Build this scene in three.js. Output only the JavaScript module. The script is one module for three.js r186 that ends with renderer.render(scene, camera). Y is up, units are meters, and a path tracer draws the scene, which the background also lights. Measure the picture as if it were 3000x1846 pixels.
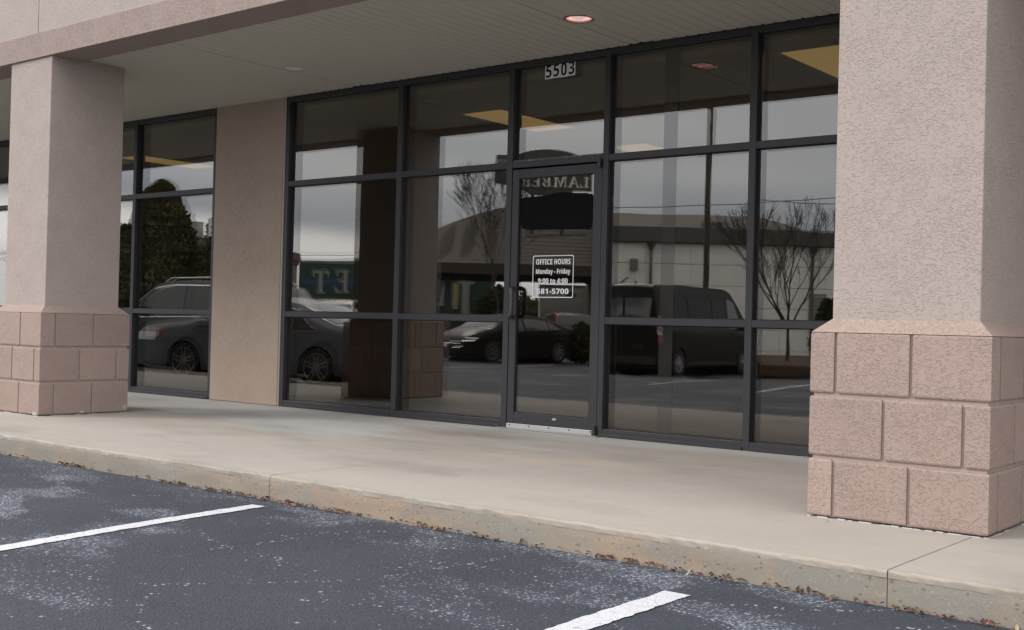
import * as THREE from 'three';
import { FontLoader } from 'three/addons/loaders/FontLoader.js';
import { TextGeometry } from 'three/addons/geometries/TextGeometry.js';
import { RoundedBoxGeometry } from 'three/addons/geometries/RoundedBoxGeometry.js';
import { mergeGeometries } from 'three/addons/utils/BufferGeometryUtils.js';
import { RectAreaLightUniformsLib } from 'three/addons/lights/RectAreaLightUniformsLib.js';

// ---------------------------------------------------------------- camera, sky, sun, exposure
const W = 1024, H = 630, R = THREE.MathUtils.degToRad;
const scene = new THREE.Scene();
const camera = new THREE.PerspectiveCamera(29.87, W / H, 0.1, 900);
camera.position.set(4.6286, 0.8511, 7.607);
camera.rotation.set(R(0.493), R(38.7485), R(1.458), 'YXZ');
const renderer = new THREE.WebGLRenderer({ antialias: true });
renderer.setSize(W, H);
renderer.toneMapping = THREE.LinearToneMapping;
renderer.toneMappingExposure = 1.0;
renderer.shadowMap.enabled = true;

// hash noise, all seeded
function rng(seed) { let a = seed >>> 0; return () => { a = (a + 0x6d2b79f5) | 0; let t = Math.imul(a ^ (a >>> 15), 1 | a); t = (t + Math.imul(t ^ (t >>> 7), 61 | t)) ^ t; return ((t ^ (t >>> 14)) >>> 0) / 4294967296; }; }
const h2 = (x, y) => { let n = Math.imul(x | 0, 374761393) + Math.imul(y | 0, 668265263) | 0; n = Math.imul(n ^ (n >>> 13), 1274126177); return ((n ^ (n >>> 16)) >>> 0) / 4294967296; };
const mod = (a, n) => ((a % n) + n) % n;
function vnoise(x, y, per = 0) { // value noise, optional period
  const x0 = Math.floor(x), y0 = Math.floor(y), fx = x - x0, fy = y - y0, sx = fx * fx * (3 - 2 * fx), sy = fy * fy * (3 - 2 * fy);
  const k = (a, b) => per ? h2(mod(a, per), mod(b, per)) : h2(a, b);
  const a = k(x0, y0), b = k(x0 + 1, y0), c = k(x0, y0 + 1), d = k(x0 + 1, y0 + 1);
  return a + (b - a) * sx + (c - a) * sy + (a - b - c + d) * sx * sy;
}
function fbm(x, y, o = 4, per = 0) { let s = 0, a = 0.5, t = 0; for (let i = 0; i < o; i++) { s += a * vnoise(x + i * 17.3 * (per ? 0 : 1), y + i * 9.1 * (per ? 0 : 1), per); t += a; a *= 0.5; x *= 2; y *= 2; per *= 2; } return s / t; }
const sm = (a, b, x) => { const t = Math.min(1, Math.max(0, (x - a) / (b - a))); return t * t * (3 - 2 * t); };
const lerp = (a, b, t) => a + (b - a) * t;
const enc = (v) => Math.round(255 * Math.min(1, Math.max(0, v <= 0.0031308 ? 12.92 * v : 1.055 * Math.pow(v, 1 / 2.4) - 0.055)));

// overcast sky: cloud sheet in grey bands, brighter towards the zenith
{
  const w = 1024, h = 512, d = new Float32Array(w * h * 4);
  for (let j = 0; j < h; j++) {
    const el = ((j + 0.5) / h - 0.5) * Math.PI;           // row 0 is straight down
    for (let i = 0; i < w; i++) {
      const az = (i + 0.5) / w * 2 * Math.PI, e = Math.max(el, 0.004);
      const cx = Math.cos(az) * 1.2, cy = Math.sin(az) * 1.2, g = 1 / (Math.sin(e) + 0.14);
      const n = fbm(cx * g * 1.5 + 31, cy * g * 1.5 + 11, 5);
      const deg = el * 180 / Math.PI;
      // bands low over the horizon, their height wandering with direction
      const wob = (fbm(Math.cos(az) * 2.2 + 5, Math.sin(az) * 2.2 + 8, 3) - 0.5) * 2.6;
      const fine = (fbm(Math.cos(az) * 5 + 3 + deg * 0.35, Math.sin(az) * 5 - deg * 0.5, 4) - 0.5);
      const q = deg + wob + fine * 1.6;
      let L = 1.45 + 0.8 * Math.sin(e) + (n - 0.5) * 0.6;
      const low = 1 - sm(9, 20, deg);
      let B = 2.45 - 1.38 * sm(3.7, 4.9, q) + 0.42 * sm(5.2, 8.0, q) + fine * 0.4;
      B = lerp(1.9, B, sm(0.8, 2.8, q));
      L = lerp(L, B, low);
      const t = Math.min(1, Math.max(0, (1.9 - L) / 0.9)); // thicker cloud is bluer
      const o = (j * w + i) * 4;
      d[o] = L * lerp(1.02, 0.93, t); d[o + 1] = L * 1.0; d[o + 2] = L * lerp(0.99, 1.09, t); d[o + 3] = 1;
      if (deg < 0) { d[o] = 0.22; d[o + 1] = 0.21; d[o + 2] = 0.2; }
    }
  }
  const sky = new THREE.DataTexture(d, w, h, THREE.RGBAFormat, THREE.FloatType);
  sky.mapping = THREE.EquirectangularReflectionMapping; sky.magFilter = THREE.LinearFilter; sky.needsUpdate = true;
  scene.background = sky; scene.environment = sky;
}
const sun = new THREE.DirectionalLight(0xfff4ea, 1.5);
sun.position.set(-26, 26, 30); sun.target.position.set(0, 0, 2); sun.castShadow = true; sun.shadow.radius = 28;
sun.shadow.camera.left = -30; sun.shadow.camera.right = 30; sun.shadow.camera.top = 30; sun.shadow.camera.bottom = -30; sun.shadow.camera.far = 120;
scene.add(sun, sun.target);

// ---------------------------------------------------------------- helpers
const taken = {};
function numbered(n) { const k = taken[n] = (taken[n] ?? -1) + 1; return k ? `${n}_${String(k).padStart(3, '0')}` : n; }
function tag(o, label, category, group, kind) { if (label) o.userData.label = label; if (category) o.userData.category = category; if (group) o.userData.group = group; if (kind) o.userData.kind = kind; return o; }
function thing(name, label, category, [x, y, z] = [0, 0, 0], turn = 0, group) { const o = new THREE.Group(); o.name = numbered(name); o.position.set(x, y, z); o.rotation.y = turn; tag(o, label, category, group); scene.add(o); return o; }
function structure(name, label) { const o = new THREE.Group(); o.name = numbered(name); o.userData.kind = 'structure'; if (label) o.userData.label = label; scene.add(o); return o; }
function part(name, geo, mat, parent, label) {
  const g = Array.isArray(geo) ? merge(geo) : geo, m = new THREE.Mesh(g, mat);
  m.name = parent === scene ? numbered(name) : name; m.castShadow = m.receiveShadow = true; if (label) m.userData.label = label; parent.add(m); return m;
}
function sub(name, parent) { const g = new THREE.Group(); g.name = name; parent.add(g); return g; }
function merge(list) {
  return mergeGeometries(list.map((g) => { const n = g.index ? g.toNonIndexed() : g.clone(); for (const k of Object.keys(n.attributes)) if (!['position', 'normal', 'uv'].includes(k)) n.deleteAttribute(k); if (!n.attributes.uv) n.setAttribute('uv', new THREE.BufferAttribute(new Float32Array(n.attributes.position.count * 2), 2)); return n; }));
}
// uv in metres from the face's own direction, shifted per piece
function boxUV(geo, ox = 0, oy = 0) {
  const g = geo.index ? geo.toNonIndexed() : geo, p = g.attributes.position, uv = new Float32Array(p.count * 2), a = new THREE.Vector3(), b = new THREE.Vector3(), c = new THREE.Vector3();
  for (let i = 0; i < p.count; i += 3) {
    a.fromBufferAttribute(p, i); b.fromBufferAttribute(p, i + 1).sub(a); c.fromBufferAttribute(p, i + 2).sub(a); b.cross(c);
    const nx = Math.abs(b.x), ny = Math.abs(b.y), nz = Math.abs(b.z);
    for (let k = i; k < i + 3; k++) {
      const x = p.getX(k), y = p.getY(k), z = p.getZ(k);
      if (nx >= ny && nx >= nz) { uv[2 * k] = z + ox + 3.1; uv[2 * k + 1] = y + oy; } else if (ny >= nz) { uv[2 * k] = x + ox; uv[2 * k + 1] = z + oy + 5.7; } else { uv[2 * k] = x + ox; uv[2 * k + 1] = y + oy; }
    }
  }
  g.setAttribute('uv', new THREE.BufferAttribute(uv, 2)); return g;
}
function box(x0, x1, y0, y1, z0, z1, r = 0) {
  const g = r ? new RoundedBoxGeometry(x1 - x0, y1 - y0, z1 - z0, 2, r) : new THREE.BoxGeometry(x1 - x0, y1 - y0, z1 - z0);
  g.translate((x0 + x1) / 2, (y0 + y1) / 2, (z0 + z1) / 2); return boxUV(g, x0 * 0.37, z1 * 0.21);
}
function tube(pts, r, seg = 24, rad = 8) { return new THREE.TubeGeometry(new THREE.CatmullRomCurve3(pts.map((p) => new THREE.Vector3(...p)), false, 'catmullrom', 0.1), seg, r, rad); }
function quad(a, b, c, d) { const g = new THREE.BufferGeometry(); g.setAttribute('position', new THREE.Float32BufferAttribute([...a, ...b, ...c, ...a, ...c, ...d], 3)); g.computeVertexNormals(); return boxUV(g); }
function rodBetween(a, b, ra, rb, n = 6) { const A = new THREE.Vector3(...a), B = new THREE.Vector3(...b), d = B.clone().sub(A), g = new THREE.CylinderGeometry(rb, ra, d.length(), n, 1, true); g.translate(0, d.length() / 2, 0); g.applyQuaternion(new THREE.Quaternion().setFromUnitVectors(new THREE.Vector3(0, 1, 0), d.normalize())); g.translate(...a); return g; }

// ---------------------------------------------------------------- textures
function canvasTex(w, h, draw, srgb, rep) {
  const c = document.createElement('canvas'); c.width = w; c.height = h; draw(c.getContext('2d'), w, h);
  const t = new THREE.CanvasTexture(c); t.wrapS = t.wrapT = THREE.RepeatWrapping; if (srgb) t.colorSpace = THREE.SRGBColorSpace; if (rep) t.repeat.set(...rep); return t;
}
function pixelTex(w, h, f, srgb, rep) { // f(i, j) -> [r, g, b] 0..1 (linear when srgb is set: encoded here)
  const d = new Uint8Array(w * h * 4);
  for (let j = 0; j < h; j++) for (let i = 0; i < w; i++) { const c = f(i, j), o = (j * w + i) * 4; for (let k = 0; k < 3; k++) d[o + k] = srgb ? enc(c[k]) : Math.round(255 * Math.min(1, Math.max(0, c[k]))); d[o + 3] = 255; }
  const t = new THREE.DataTexture(d, w, h); t.magFilter = THREE.LinearFilter; t.minFilter = THREE.LinearFilter; t.wrapS = t.wrapT = THREE.RepeatWrapping; if (srgb) t.colorSpace = THREE.SRGBColorSpace; if (rep) t.repeat.set(...rep); t.needsUpdate = true; return t;
}
const rep = (t, x, y) => { const c = t.clone(); c.repeat.set(x, y); c.needsUpdate = true; return c; };

// stucco: short worm-shaped drags of the trowel
function wormTex(size, count, lw, seed, bold, paintShade) {
  return canvasTex(size, size, (g) => {
    const r = rng(seed); g.fillStyle = paintShade ? '#f4f3f1' : '#9a9a9a'; g.fillRect(0, 0, size, size);
    for (let i = 0; i < 9000; i++) { const v = (paintShade ? 236 : 120) + r() * (paintShade ? 19 : 70) | 0; g.fillStyle = `rgba(${v},${v},${v},0.35)`; g.fillRect(r() * size, r() * size, 2, 2); }
    for (let i = 0; i < count; i++) {
      const x = r() * size, y = r() * size, a0 = (r() - 0.5) * 1.5 + (r() < 0.25 ? 1.2 : 0), len = size * (0.009 + 0.022 * r() * r()), bend = (r() - 0.5) * 2.4;
      const dens = vnoise(x / size * 7, y / size * 7, 7); if (r() > 0.35 + dens * 0.9) continue;
      const dk = r() < 0.75, v = dk ? 40 + r() * 60 : 200 + r() * 40, al = 0.5 + 0.5 * r(); g.strokeStyle = paintShade ? (dk ? `rgba(186,174,164,${al * 0.26})` : `rgba(255,255,255,${al * 0.3})`) : `rgba(${v | 0},${v | 0},${v | 0},${al})`; g.lineWidth = lw * (0.6 + r() * bold); g.lineCap = 'round';
      for (const [dx, dy] of [[0, 0], [size, 0], [-size, 0], [0, size], [0, -size]]) {
        g.beginPath(); let px = x + dx, py = y + dy, a = a0; g.moveTo(px, py);
        for (let k = 0; k < 5; k++) { px += Math.cos(a) * len / 5; py += Math.sin(a) * len / 5; a += bend / 5; g.lineTo(px, py); } g.stroke();
      }
    }
  }, paintShade);
}
const worms = wormTex(1024, 10000, 2.4, 7, 1.2), shadedWorms = wormTex(1024, 10000, 1.7, 7, 1.0, true);  // second copy is the colour map, with shade of the crevices painted in
const mottle = pixelTex(512, 512, (i, j) => { const n = fbm(i / 64, j / 64, 5, 8); const v = 0.88 + 0.2 * n; return [v, v * (0.995), v * 0.985]; }, true, [0.5, 0.5]);
function stucco(r, g, b, bump = 0.0048) {
  return new THREE.MeshStandardMaterial({ color: new THREE.Color().setRGB(r, g, b), roughness: 0.93, map: rep(shadedWorms, 1 / 0.78, 1 / 0.78), bumpMap: rep(worms, 1 / 0.78, 1 / 0.78), bumpScale: bump });
}
const grain = pixelTex(512, 512, (i, j) => { const v = 0.5 + 0.5 * (h2(i, j) - 0.5) + 0.35 * (fbm(i / 8, j / 8, 3, 64) - 0.5); return [v, v, v]; }, false, [1 / 0.6, 1 / 0.6]);

// asphalt: sealed black-blue coat, worn through to pale stone in drifts
const streaks = (() => { // chipped runs of the coat: short strings of pale specks
  const m = new Uint8Array(2048 * 2048), r = rng(91);
  for (let k = 0; k < 80; k++) { let x = r() * 2048, y = r() * 2048, d = r() * 6.283; const n = 30 + r() * 130, bend = (r() - 0.5) * 0.03; for (let s = 0; s < n; s++) { x += Math.cos(d) * 3; y += Math.sin(d) * 3; d += bend + (r() - 0.5) * 0.2; if (r() < 0.45) { const w = r() < 0.15 ? 3 : r() < 0.5 ? 2 : 1, ox = x + (r() - 0.5) * 10, oy = y + (r() - 0.5) * 10; for (let p = 0; p < w; p++) for (let q = 0; q < w; q++) m[mod(Math.round(oy) + q, 2048) * 2048 + mod(Math.round(ox) + p, 2048)] = 150 + 100 * r(); } } }
  return m;
})();
const asphaltMap = pixelTex(2048, 2048, (i, j) => {
  const u = i / 256, v = j / 256; // metres, 8 m tile
  const drift = fbm(u * 0.5 + 0.15 * Math.sin(v * 1.5708) + 0.7, v * 1.0 + 0.4, 5, 4), blot = fbm(u * 2 + 5, v * 4 + 2, 4, 16), fine = vnoise(u * 6, v * 12, 48), tone = fbm(u * 2, v * 2, 4, 16);
  const wear = Math.min(1, sm(0.40, 0.6, drift) * sm(0.40, 0.62, blot) * (0.35 + 0.9 * fine));
  const s1 = h2(i >> 1, j >> 1), s2 = h2(i + 991, j + 77), s3 = h2((i >> 2) + 5, (j >> 2) + 3);
  let c = 0.038 + 0.018 * (tone - 0.5) + 0.024 * (s2 - 0.5) + 0.016 * (s1 - 0.5) + 0.03 * wear, k = 0;
  if (s1 > 1 - 0.002 - 0.32 * wear) k = 0.2 + 0.5 * s2 * s2;
  if (s3 > 1 - 0.0004 - 0.012 * wear) k = Math.max(k, (0.35 + 0.5 * s2) * (h2(i, j + 5) > 0.3 ? 1 : 0.3));
  if (s2 > 0.997 - 0.02 * wear) k = Math.max(k, 0.35);
  k = Math.max(k, streaks[j * 2048 + i] / 255 * 0.85);
  return [lerp(c * 0.84, 0.48, k), lerp(c * 1.0, 0.5, k), lerp(c * 1.42, 0.54, k)];
}, true, [1 / 8, 1 / 8]);
const asphaltBump = pixelTex(1024, 1024, (i, j) => { const v = 0.45 + 0.5 * (h2(i >> 1, j >> 1) - 0.5) + 0.4 * (h2(i + 13, j) - 0.5) * 0.6; return [v, v, v]; }, false, [1 / 3, 1 / 3]);

// concrete of the walk: trowelled, rain-stained; u runs over x -18..12, v over z 0..3.45
const walkMap = pixelTex(2048, 256, (i, j) => {
  const x = -12 + i / 2048 * 18, z = j / 256 * 3.45;
  const n = fbm(x * 1.1, z * 2.2, 5), f = fbm(x * 9, z * 9, 3), h = h2(i, j);
  let r = 0.365, g = 0.338, b = 0.306;
  const wash = sm(0.45, 0.7, fbm(x * 0.45 + 3, z * 1.3 + 1, 4)) * (1 - sm(1.2, 2.6, z));   // pale blue-grey wash near the glass
  r = lerp(r, 0.43, wash); g = lerp(g, 0.435, wash); b = lerp(b, 0.43, wash);
  const blob = (cx, cz, sx, sz) => Math.exp(-(((x - cx) / sx) ** 2) - ((z - cz) / sz) ** 2);
  const rust = (blob(-0.3, 1.55, 1.3, 0.22) + 0.7 * blob(0.9, 1.35, 0.9, 0.2) + 0.6 * blob(-2.4, 2.0, 1.4, 0.25) + 0.4 * blob(-3.4, 1.2, 0.5, 0.2)) * sm(0.3, 0.65, fbm(x * 2 + 9, z * 4, 3));
  r = lerp(r, 0.46, rust * 0.6); g = lerp(g, 0.39, rust * 0.6); b = lerp(b, 0.32, rust * 0.6);
  const edge = sm(3.34, 3.385, z + 0.05 * (f - 0.5)) * (0.4 + 0.6 * sm(0.4, 0.6, fbm(x * 4, 3, 3))); r = lerp(r, 0.33, edge); g = lerp(g, 0.295, edge); b = lerp(b, 0.25, edge);
  const dark = sm(0.55, 0.8, fbm(x * 0.8 + 20, z * 2.0 + 7, 4)) * 0.2;
  const m = (0.9 + 0.2 * n) * (0.96 + 0.08 * f) * (0.97 + 0.06 * h) * (1 - dark);
  return [r * m, g * m, b * m];
}, true, [1 / 18, 1 / 3.45]);
walkMap.wrapS = THREE.MirroredRepeatWrapping;
const kerbMap = pixelTex(1024, 128, (i, j) => {
  const x = i / 1024 * 6, y = j / 128 * 0.5, n = fbm(x * 3, y * 12, 5), f = fbm(x * 16 + 4, y * 30, 3), h = h2(i, j);
  const o = sm(0.42, 0.68, fbm(x * 2.2 + 8, y * 5, 4)), gy = sm(0.5, 0.7, fbm(x * 3.5 + 31, y * 7 + 3, 4));
  let c = [lerp(0.285, 0.345, o), lerp(0.254, 0.27, o), lerp(0.21, 0.206, o)]; c = [lerp(c[0], 0.26, gy * 0.75), lerp(c[1], 0.25, gy * 0.75), lerp(c[2], 0.226, gy * 0.75)];
  const pit = h2(i >> 1, j >> 1) > 0.985 ? 0.62 : h > 0.985 ? 1.35 : 1, m = (0.86 + 0.28 * n) * (0.95 + 0.1 * h) * pit; return c.map((v) => v * m);
}, true, [1 / 6, 2]);
kerbMap.wrapS = THREE.MirroredRepeatWrapping;

// ---------------------------------------------------------------- materials
const rgb = (r, g, b) => new THREE.Color().setRGB(r, g, b);
const std = (r, g, b, rough = 0.8, extra = {}) => new THREE.MeshStandardMaterial({ color: rgb(r, g, b), roughness: rough, ...extra });
const M = {
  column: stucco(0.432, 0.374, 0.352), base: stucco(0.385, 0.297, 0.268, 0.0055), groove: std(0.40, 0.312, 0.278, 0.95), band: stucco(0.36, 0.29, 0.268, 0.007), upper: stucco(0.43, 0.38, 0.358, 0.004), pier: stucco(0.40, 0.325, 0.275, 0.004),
  soffit: std(0.50, 0.485, 0.42, 0.55, { bumpMap: grain, bumpScale: 0.0004 }), trim: std(0.5, 0.48, 0.42, 0.5), dark: std(0.03, 0.028, 0.026, 0.9),
  frame: std(0.036, 0.036, 0.042, 0.45, { metalness: 0.25 }), gasket: std(0.012, 0.012, 0.012, 0.7),
  alu: std(0.55, 0.56, 0.58, 0.35, { metalness: 0.7 }), white: std(0.78, 0.78, 0.77, 0.6), vinyl: std(0.86, 0.86, 0.9, 0.5), black: new THREE.MeshPhysicalMaterial({ color: rgb(0.008, 0.008, 0.008), roughness: 0.9, specularIntensity: 0.15 }), letterDark: std(0.02, 0.02, 0.02, 0.8),
  walk: new THREE.MeshStandardMaterial({ color: 0xffffff, roughness: 0.9, map: walkMap, bumpMap: grain, bumpScale: 0.0006 }),
  kerb: new THREE.MeshStandardMaterial({ color: 0xffffff, roughness: 0.95, map: kerbMap, bumpMap: rep(grain, 3, 3), bumpScale: 0.003 }),
  asphalt: new THREE.MeshStandardMaterial({ color: 0xffffff, roughness: 0.82, map: asphaltMap, bumpMap: asphaltBump, bumpScale: 0.006 }),
  sealant: std(0.5, 0.48, 0.49, 0.8),
};
const pane = (ior, r, g, b) => new THREE.MeshPhysicalMaterial({ color: rgb(r, g, b), roughness: 0, transmission: 1, thickness: 0, ior });
const ripple = (() => { const n = 96, d = new Float32Array(n * n * 4); for (let j = 0; j < n; j++) for (let i = 0; i < n; i++) { const v = fbm(i / 32, j / 24, 2, 0), o = (j * n + i) * 4; d[o] = d[o + 1] = d[o + 2] = v; d[o + 3] = 1; } const t = new THREE.DataTexture(d, n, n, THREE.RGBAFormat, THREE.FloatType); t.magFilter = THREE.LinearFilter; t.wrapS = t.wrapT = THREE.MirroredRepeatWrapping; t.needsUpdate = true; return t; })();
M.outer = pane(2.0, 0.86, 0.84, 0.8);
M.inner = pane(2.05, 0.5, 0.42, 0.28);
M.outer.bumpMap = ripple; M.outer.bumpScale = 0.00006; M.inner.bumpMap = rep(ripple, 0.8, 1.3); M.inner.bumpScale = 0.00018;

// ---------------------------------------------------------------- ground
const groundY = (x, z) => -0.135 - 0.0055 * Math.max(0, Math.min(z, 40) - 3.4) - 0.06 * sm(-5, -10, x) * (1 - sm(6, 11, z)) * sm(3.4, 3.9, z) - 0.2 * Math.exp(-(((x + 11.5) / 5) ** 2) - ((z - 21) / 6) ** 2);
{
  const o = part('ground', new THREE.CircleGeometry(420, 64).rotateX(-Math.PI / 2).translate(-30, -0.75, 0), std(0.13, 0.12, 0.075, 1), scene); o.userData.kind = 'structure';
  const g = new THREE.PlaneGeometry(130, 64.62, 260, 130).rotateX(-Math.PI / 2).translate(-42, 0, 3.38 + 32.31), p = g.attributes.position;
  const uv = g.attributes.uv; for (let i = 0; i < p.count; i++) { const x = p.getX(i), z = p.getZ(i); p.setY(i, groundY(x, z)); uv.setXY(i, x * 0.985 + z * 0.17 + 3.3, z * 0.985 - x * 0.17 + 2.1); }
  g.computeVertexNormals(); const a = part('asphalt_lot', g, M.asphalt, scene); a.userData.kind = 'structure'; a.userData.label = 'dark blue grey asphalt with worn pale speckles';
}
// concrete walk: slabs 3.435 m long with a rounded nose, kerb face below
const ZC = 3.402, JOINT = 3.0255, SLAB = 3.4345;
{
  const walk = structure('sidewalk', 'pale concrete walk under the canopy'), kerb = structure('kerb', 'stained tan concrete kerb face');
  for (let k = -5; k < 2; k++) {
    const x0 = JOINT + SLAB * k + 0.002, x1 = JOINT + SLAB * (k + 1) - 0.002, r = 0.014, n = 200;
    const prof = [[ZC - 0.004, -0.03]]; for (let i = 0; i <= 5; i++) { const a = i / 5 * Math.PI / 2; prof.push([ZC - 0.004 - r + r * Math.cos(a), -r + r * Math.sin(a)]); }
    prof.push([3.2, 0], [2.2, 0], [1.1, 0], [-0.11, 0]);
    const pos = [], uv = [], idx = [];
    for (let i = 0; i <= n; i++) { const x = lerp(x0, x1, i / n); prof.forEach(([z, y], q) => { const wv = q < 7 ? 0.009 * (fbm(x * 7, q * 0.3, 3) - 0.5) + 0.009 * (fbm(x * 34, q * 0.9, 2) - 0.5) : 0; pos.push(x, y + (q > 1 && q < 7 ? wv : 0), z + wv * 0.6); uv.push(x + 12, z); }); }
    for (let i = 0; i < n; i++) for (let q = 0; q < prof.length - 1; q++) { const a = i * prof.length + q, b = a + prof.length; idx.push(a, b, a + 1, b, b + 1, a + 1); }
    const g = new THREE.BufferGeometry(); g.setAttribute('position', new THREE.Float32BufferAttribute(pos, 3)); g.setAttribute('uv', new THREE.Float32BufferAttribute(uv, 2)); g.setIndex(idx); g.computeVertexNormals();
    part('slab', g, M.walk, walk);
    for (const [e, s] of [[x0, 0], [x1, 0]]) { }
    part('kerb_face', (() => { const f = new THREE.PlaneGeometry(x1 - x0 + 0.001, 0.4, 180, 16).translate((x0 + x1) / 2, -0.222, ZC - 0.002), p = f.attributes.position, u = f.attributes.uv; for (let i = 0; i < p.count; i++) { const x = p.getX(i), y = p.getY(i); p.setZ(i, p.getZ(i) + 0.007 * (fbm(x * 5, y * 16, 4) - 0.5) - 0.004 * sm(-0.05, -0.02, y)); u.setXY(i, x + 3, y); } f.computeVertexNormals(); return f; })(), M.kerb, kerb);
  }
  part('joint_filler', box(JOINT - SLAB * 5, JOINT + SLAB * 2, -0.4, -0.006, -0.1, ZC - 0.02), std(0.28, 0.24, 0.2, 1), walk);
}
// painted stall lines
function stripe(name, a, b, w, label, rough = 1, bow = 0) {
  const n = 220, pos = [], uv = [], idx = [], dx = b[0] - a[0], dz = b[1] - a[1], L = Math.hypot(dx, dz), nx = -dz / L, nz = dx / L;
  for (let i = 0; i <= n; i++) { const t = i / n, o = bow * Math.sin(Math.PI * Math.min(1, t * 1.6)); for (const s of [-1, 1]) { const e = w / 2 + rough * 0.012 * (fbm(t * L * 22, s * 5 + a[0], 4) - 0.5) * 2, x = a[0] + dx * t + nx * (e * s + o), z = a[1] + dz * t + nz * (e * s + o); pos.push(x, groundY(x, z) + 0.004, z); uv.push(x, z); } }
  for (let i = 0; i < n; i++) idx.push(2 * i, 2 * i + 1, 2 * i + 2, 2 * i + 1, 2 * i + 3, 2 * i + 2);
  const g = new THREE.BufferGeometry(); g.setAttribute('position', new THREE.Float32BufferAttribute(pos, 3)); g.setAttribute('uv', new THREE.Float32BufferAttribute(uv, 2)); g.setIndex(idx); g.computeVertexNormals();
  if (g.attributes.normal.getY(0) < 0) { g.setIndex(idx.map((_, i) => idx[i - i % 3 + [0, 2, 1][i % 3]])); g.computeVertexNormals(); }
  const o = part(name, g, M.paint, scene); o.userData.kind = 'structure'; o.userData.label = label; return o;
}
M.paint = new THREE.MeshStandardMaterial({ color: 0xffffff, roughness: 0.8, map: pixelTex(1024, 1024, (i, j) => { // brushed-on paint, rubbed thin over the stones
  const n = fbm(i / 64, j / 64, 5, 16), m = fbm(i / 16, j / 16, 3, 64), h = h2(i, j), g2 = h2(i >> 1, j >> 1); let v = (0.54 + 0.2 * n) * (0.9 + 0.14 * m) * (0.94 + 0.1 * h), k = g2 > 0.93 + 0.3 * (0.5 - n) ? 0.75 : sm(0.66, 0.8, m) * 0.5 * sm(0.4, 0.6, n);
  return [lerp(v * 0.97, 0.07, k), lerp(v, 0.075, k), lerp(v * 1.07, 0.09, k)]; }, true, [1 / 1.4, 1 / 1.4]), bumpMap: rep(asphaltBump, 1 / 1.5, 1 / 1.5), bumpScale: 0.005 });
stripe('painted_line', [-0.296, 3.565], [0.12, 7.0], 0.1, 'white stall line at the left ending short of the kerb', 1, 0.03);
stripe('painted_line', [2.366, 3.755], [2.43, 6.9], 0.108, 'white stall line in front of the right pillar', 1, 0.012);
stripe('painted_line', [-7.0, 10.86], [-9.1, 18.4], 0.1, 'thin white stall line beside the dark van', 0);
stripe('painted_line', [-4.56, 10.37], [-5.85, 15.4], 0.1, 'thin white stall line right of the dark van', 0);
stripe('painted_line', [-10.58, 12.75], [-11.9, 18.0], 0.1, 'thin white stall line left of the dark van', 0);
stripe('painted_line', [-14.6, 13.6], [-16.4, 20.6], 0.1, 'thin white stall line beside the black sedan', 0);

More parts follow.
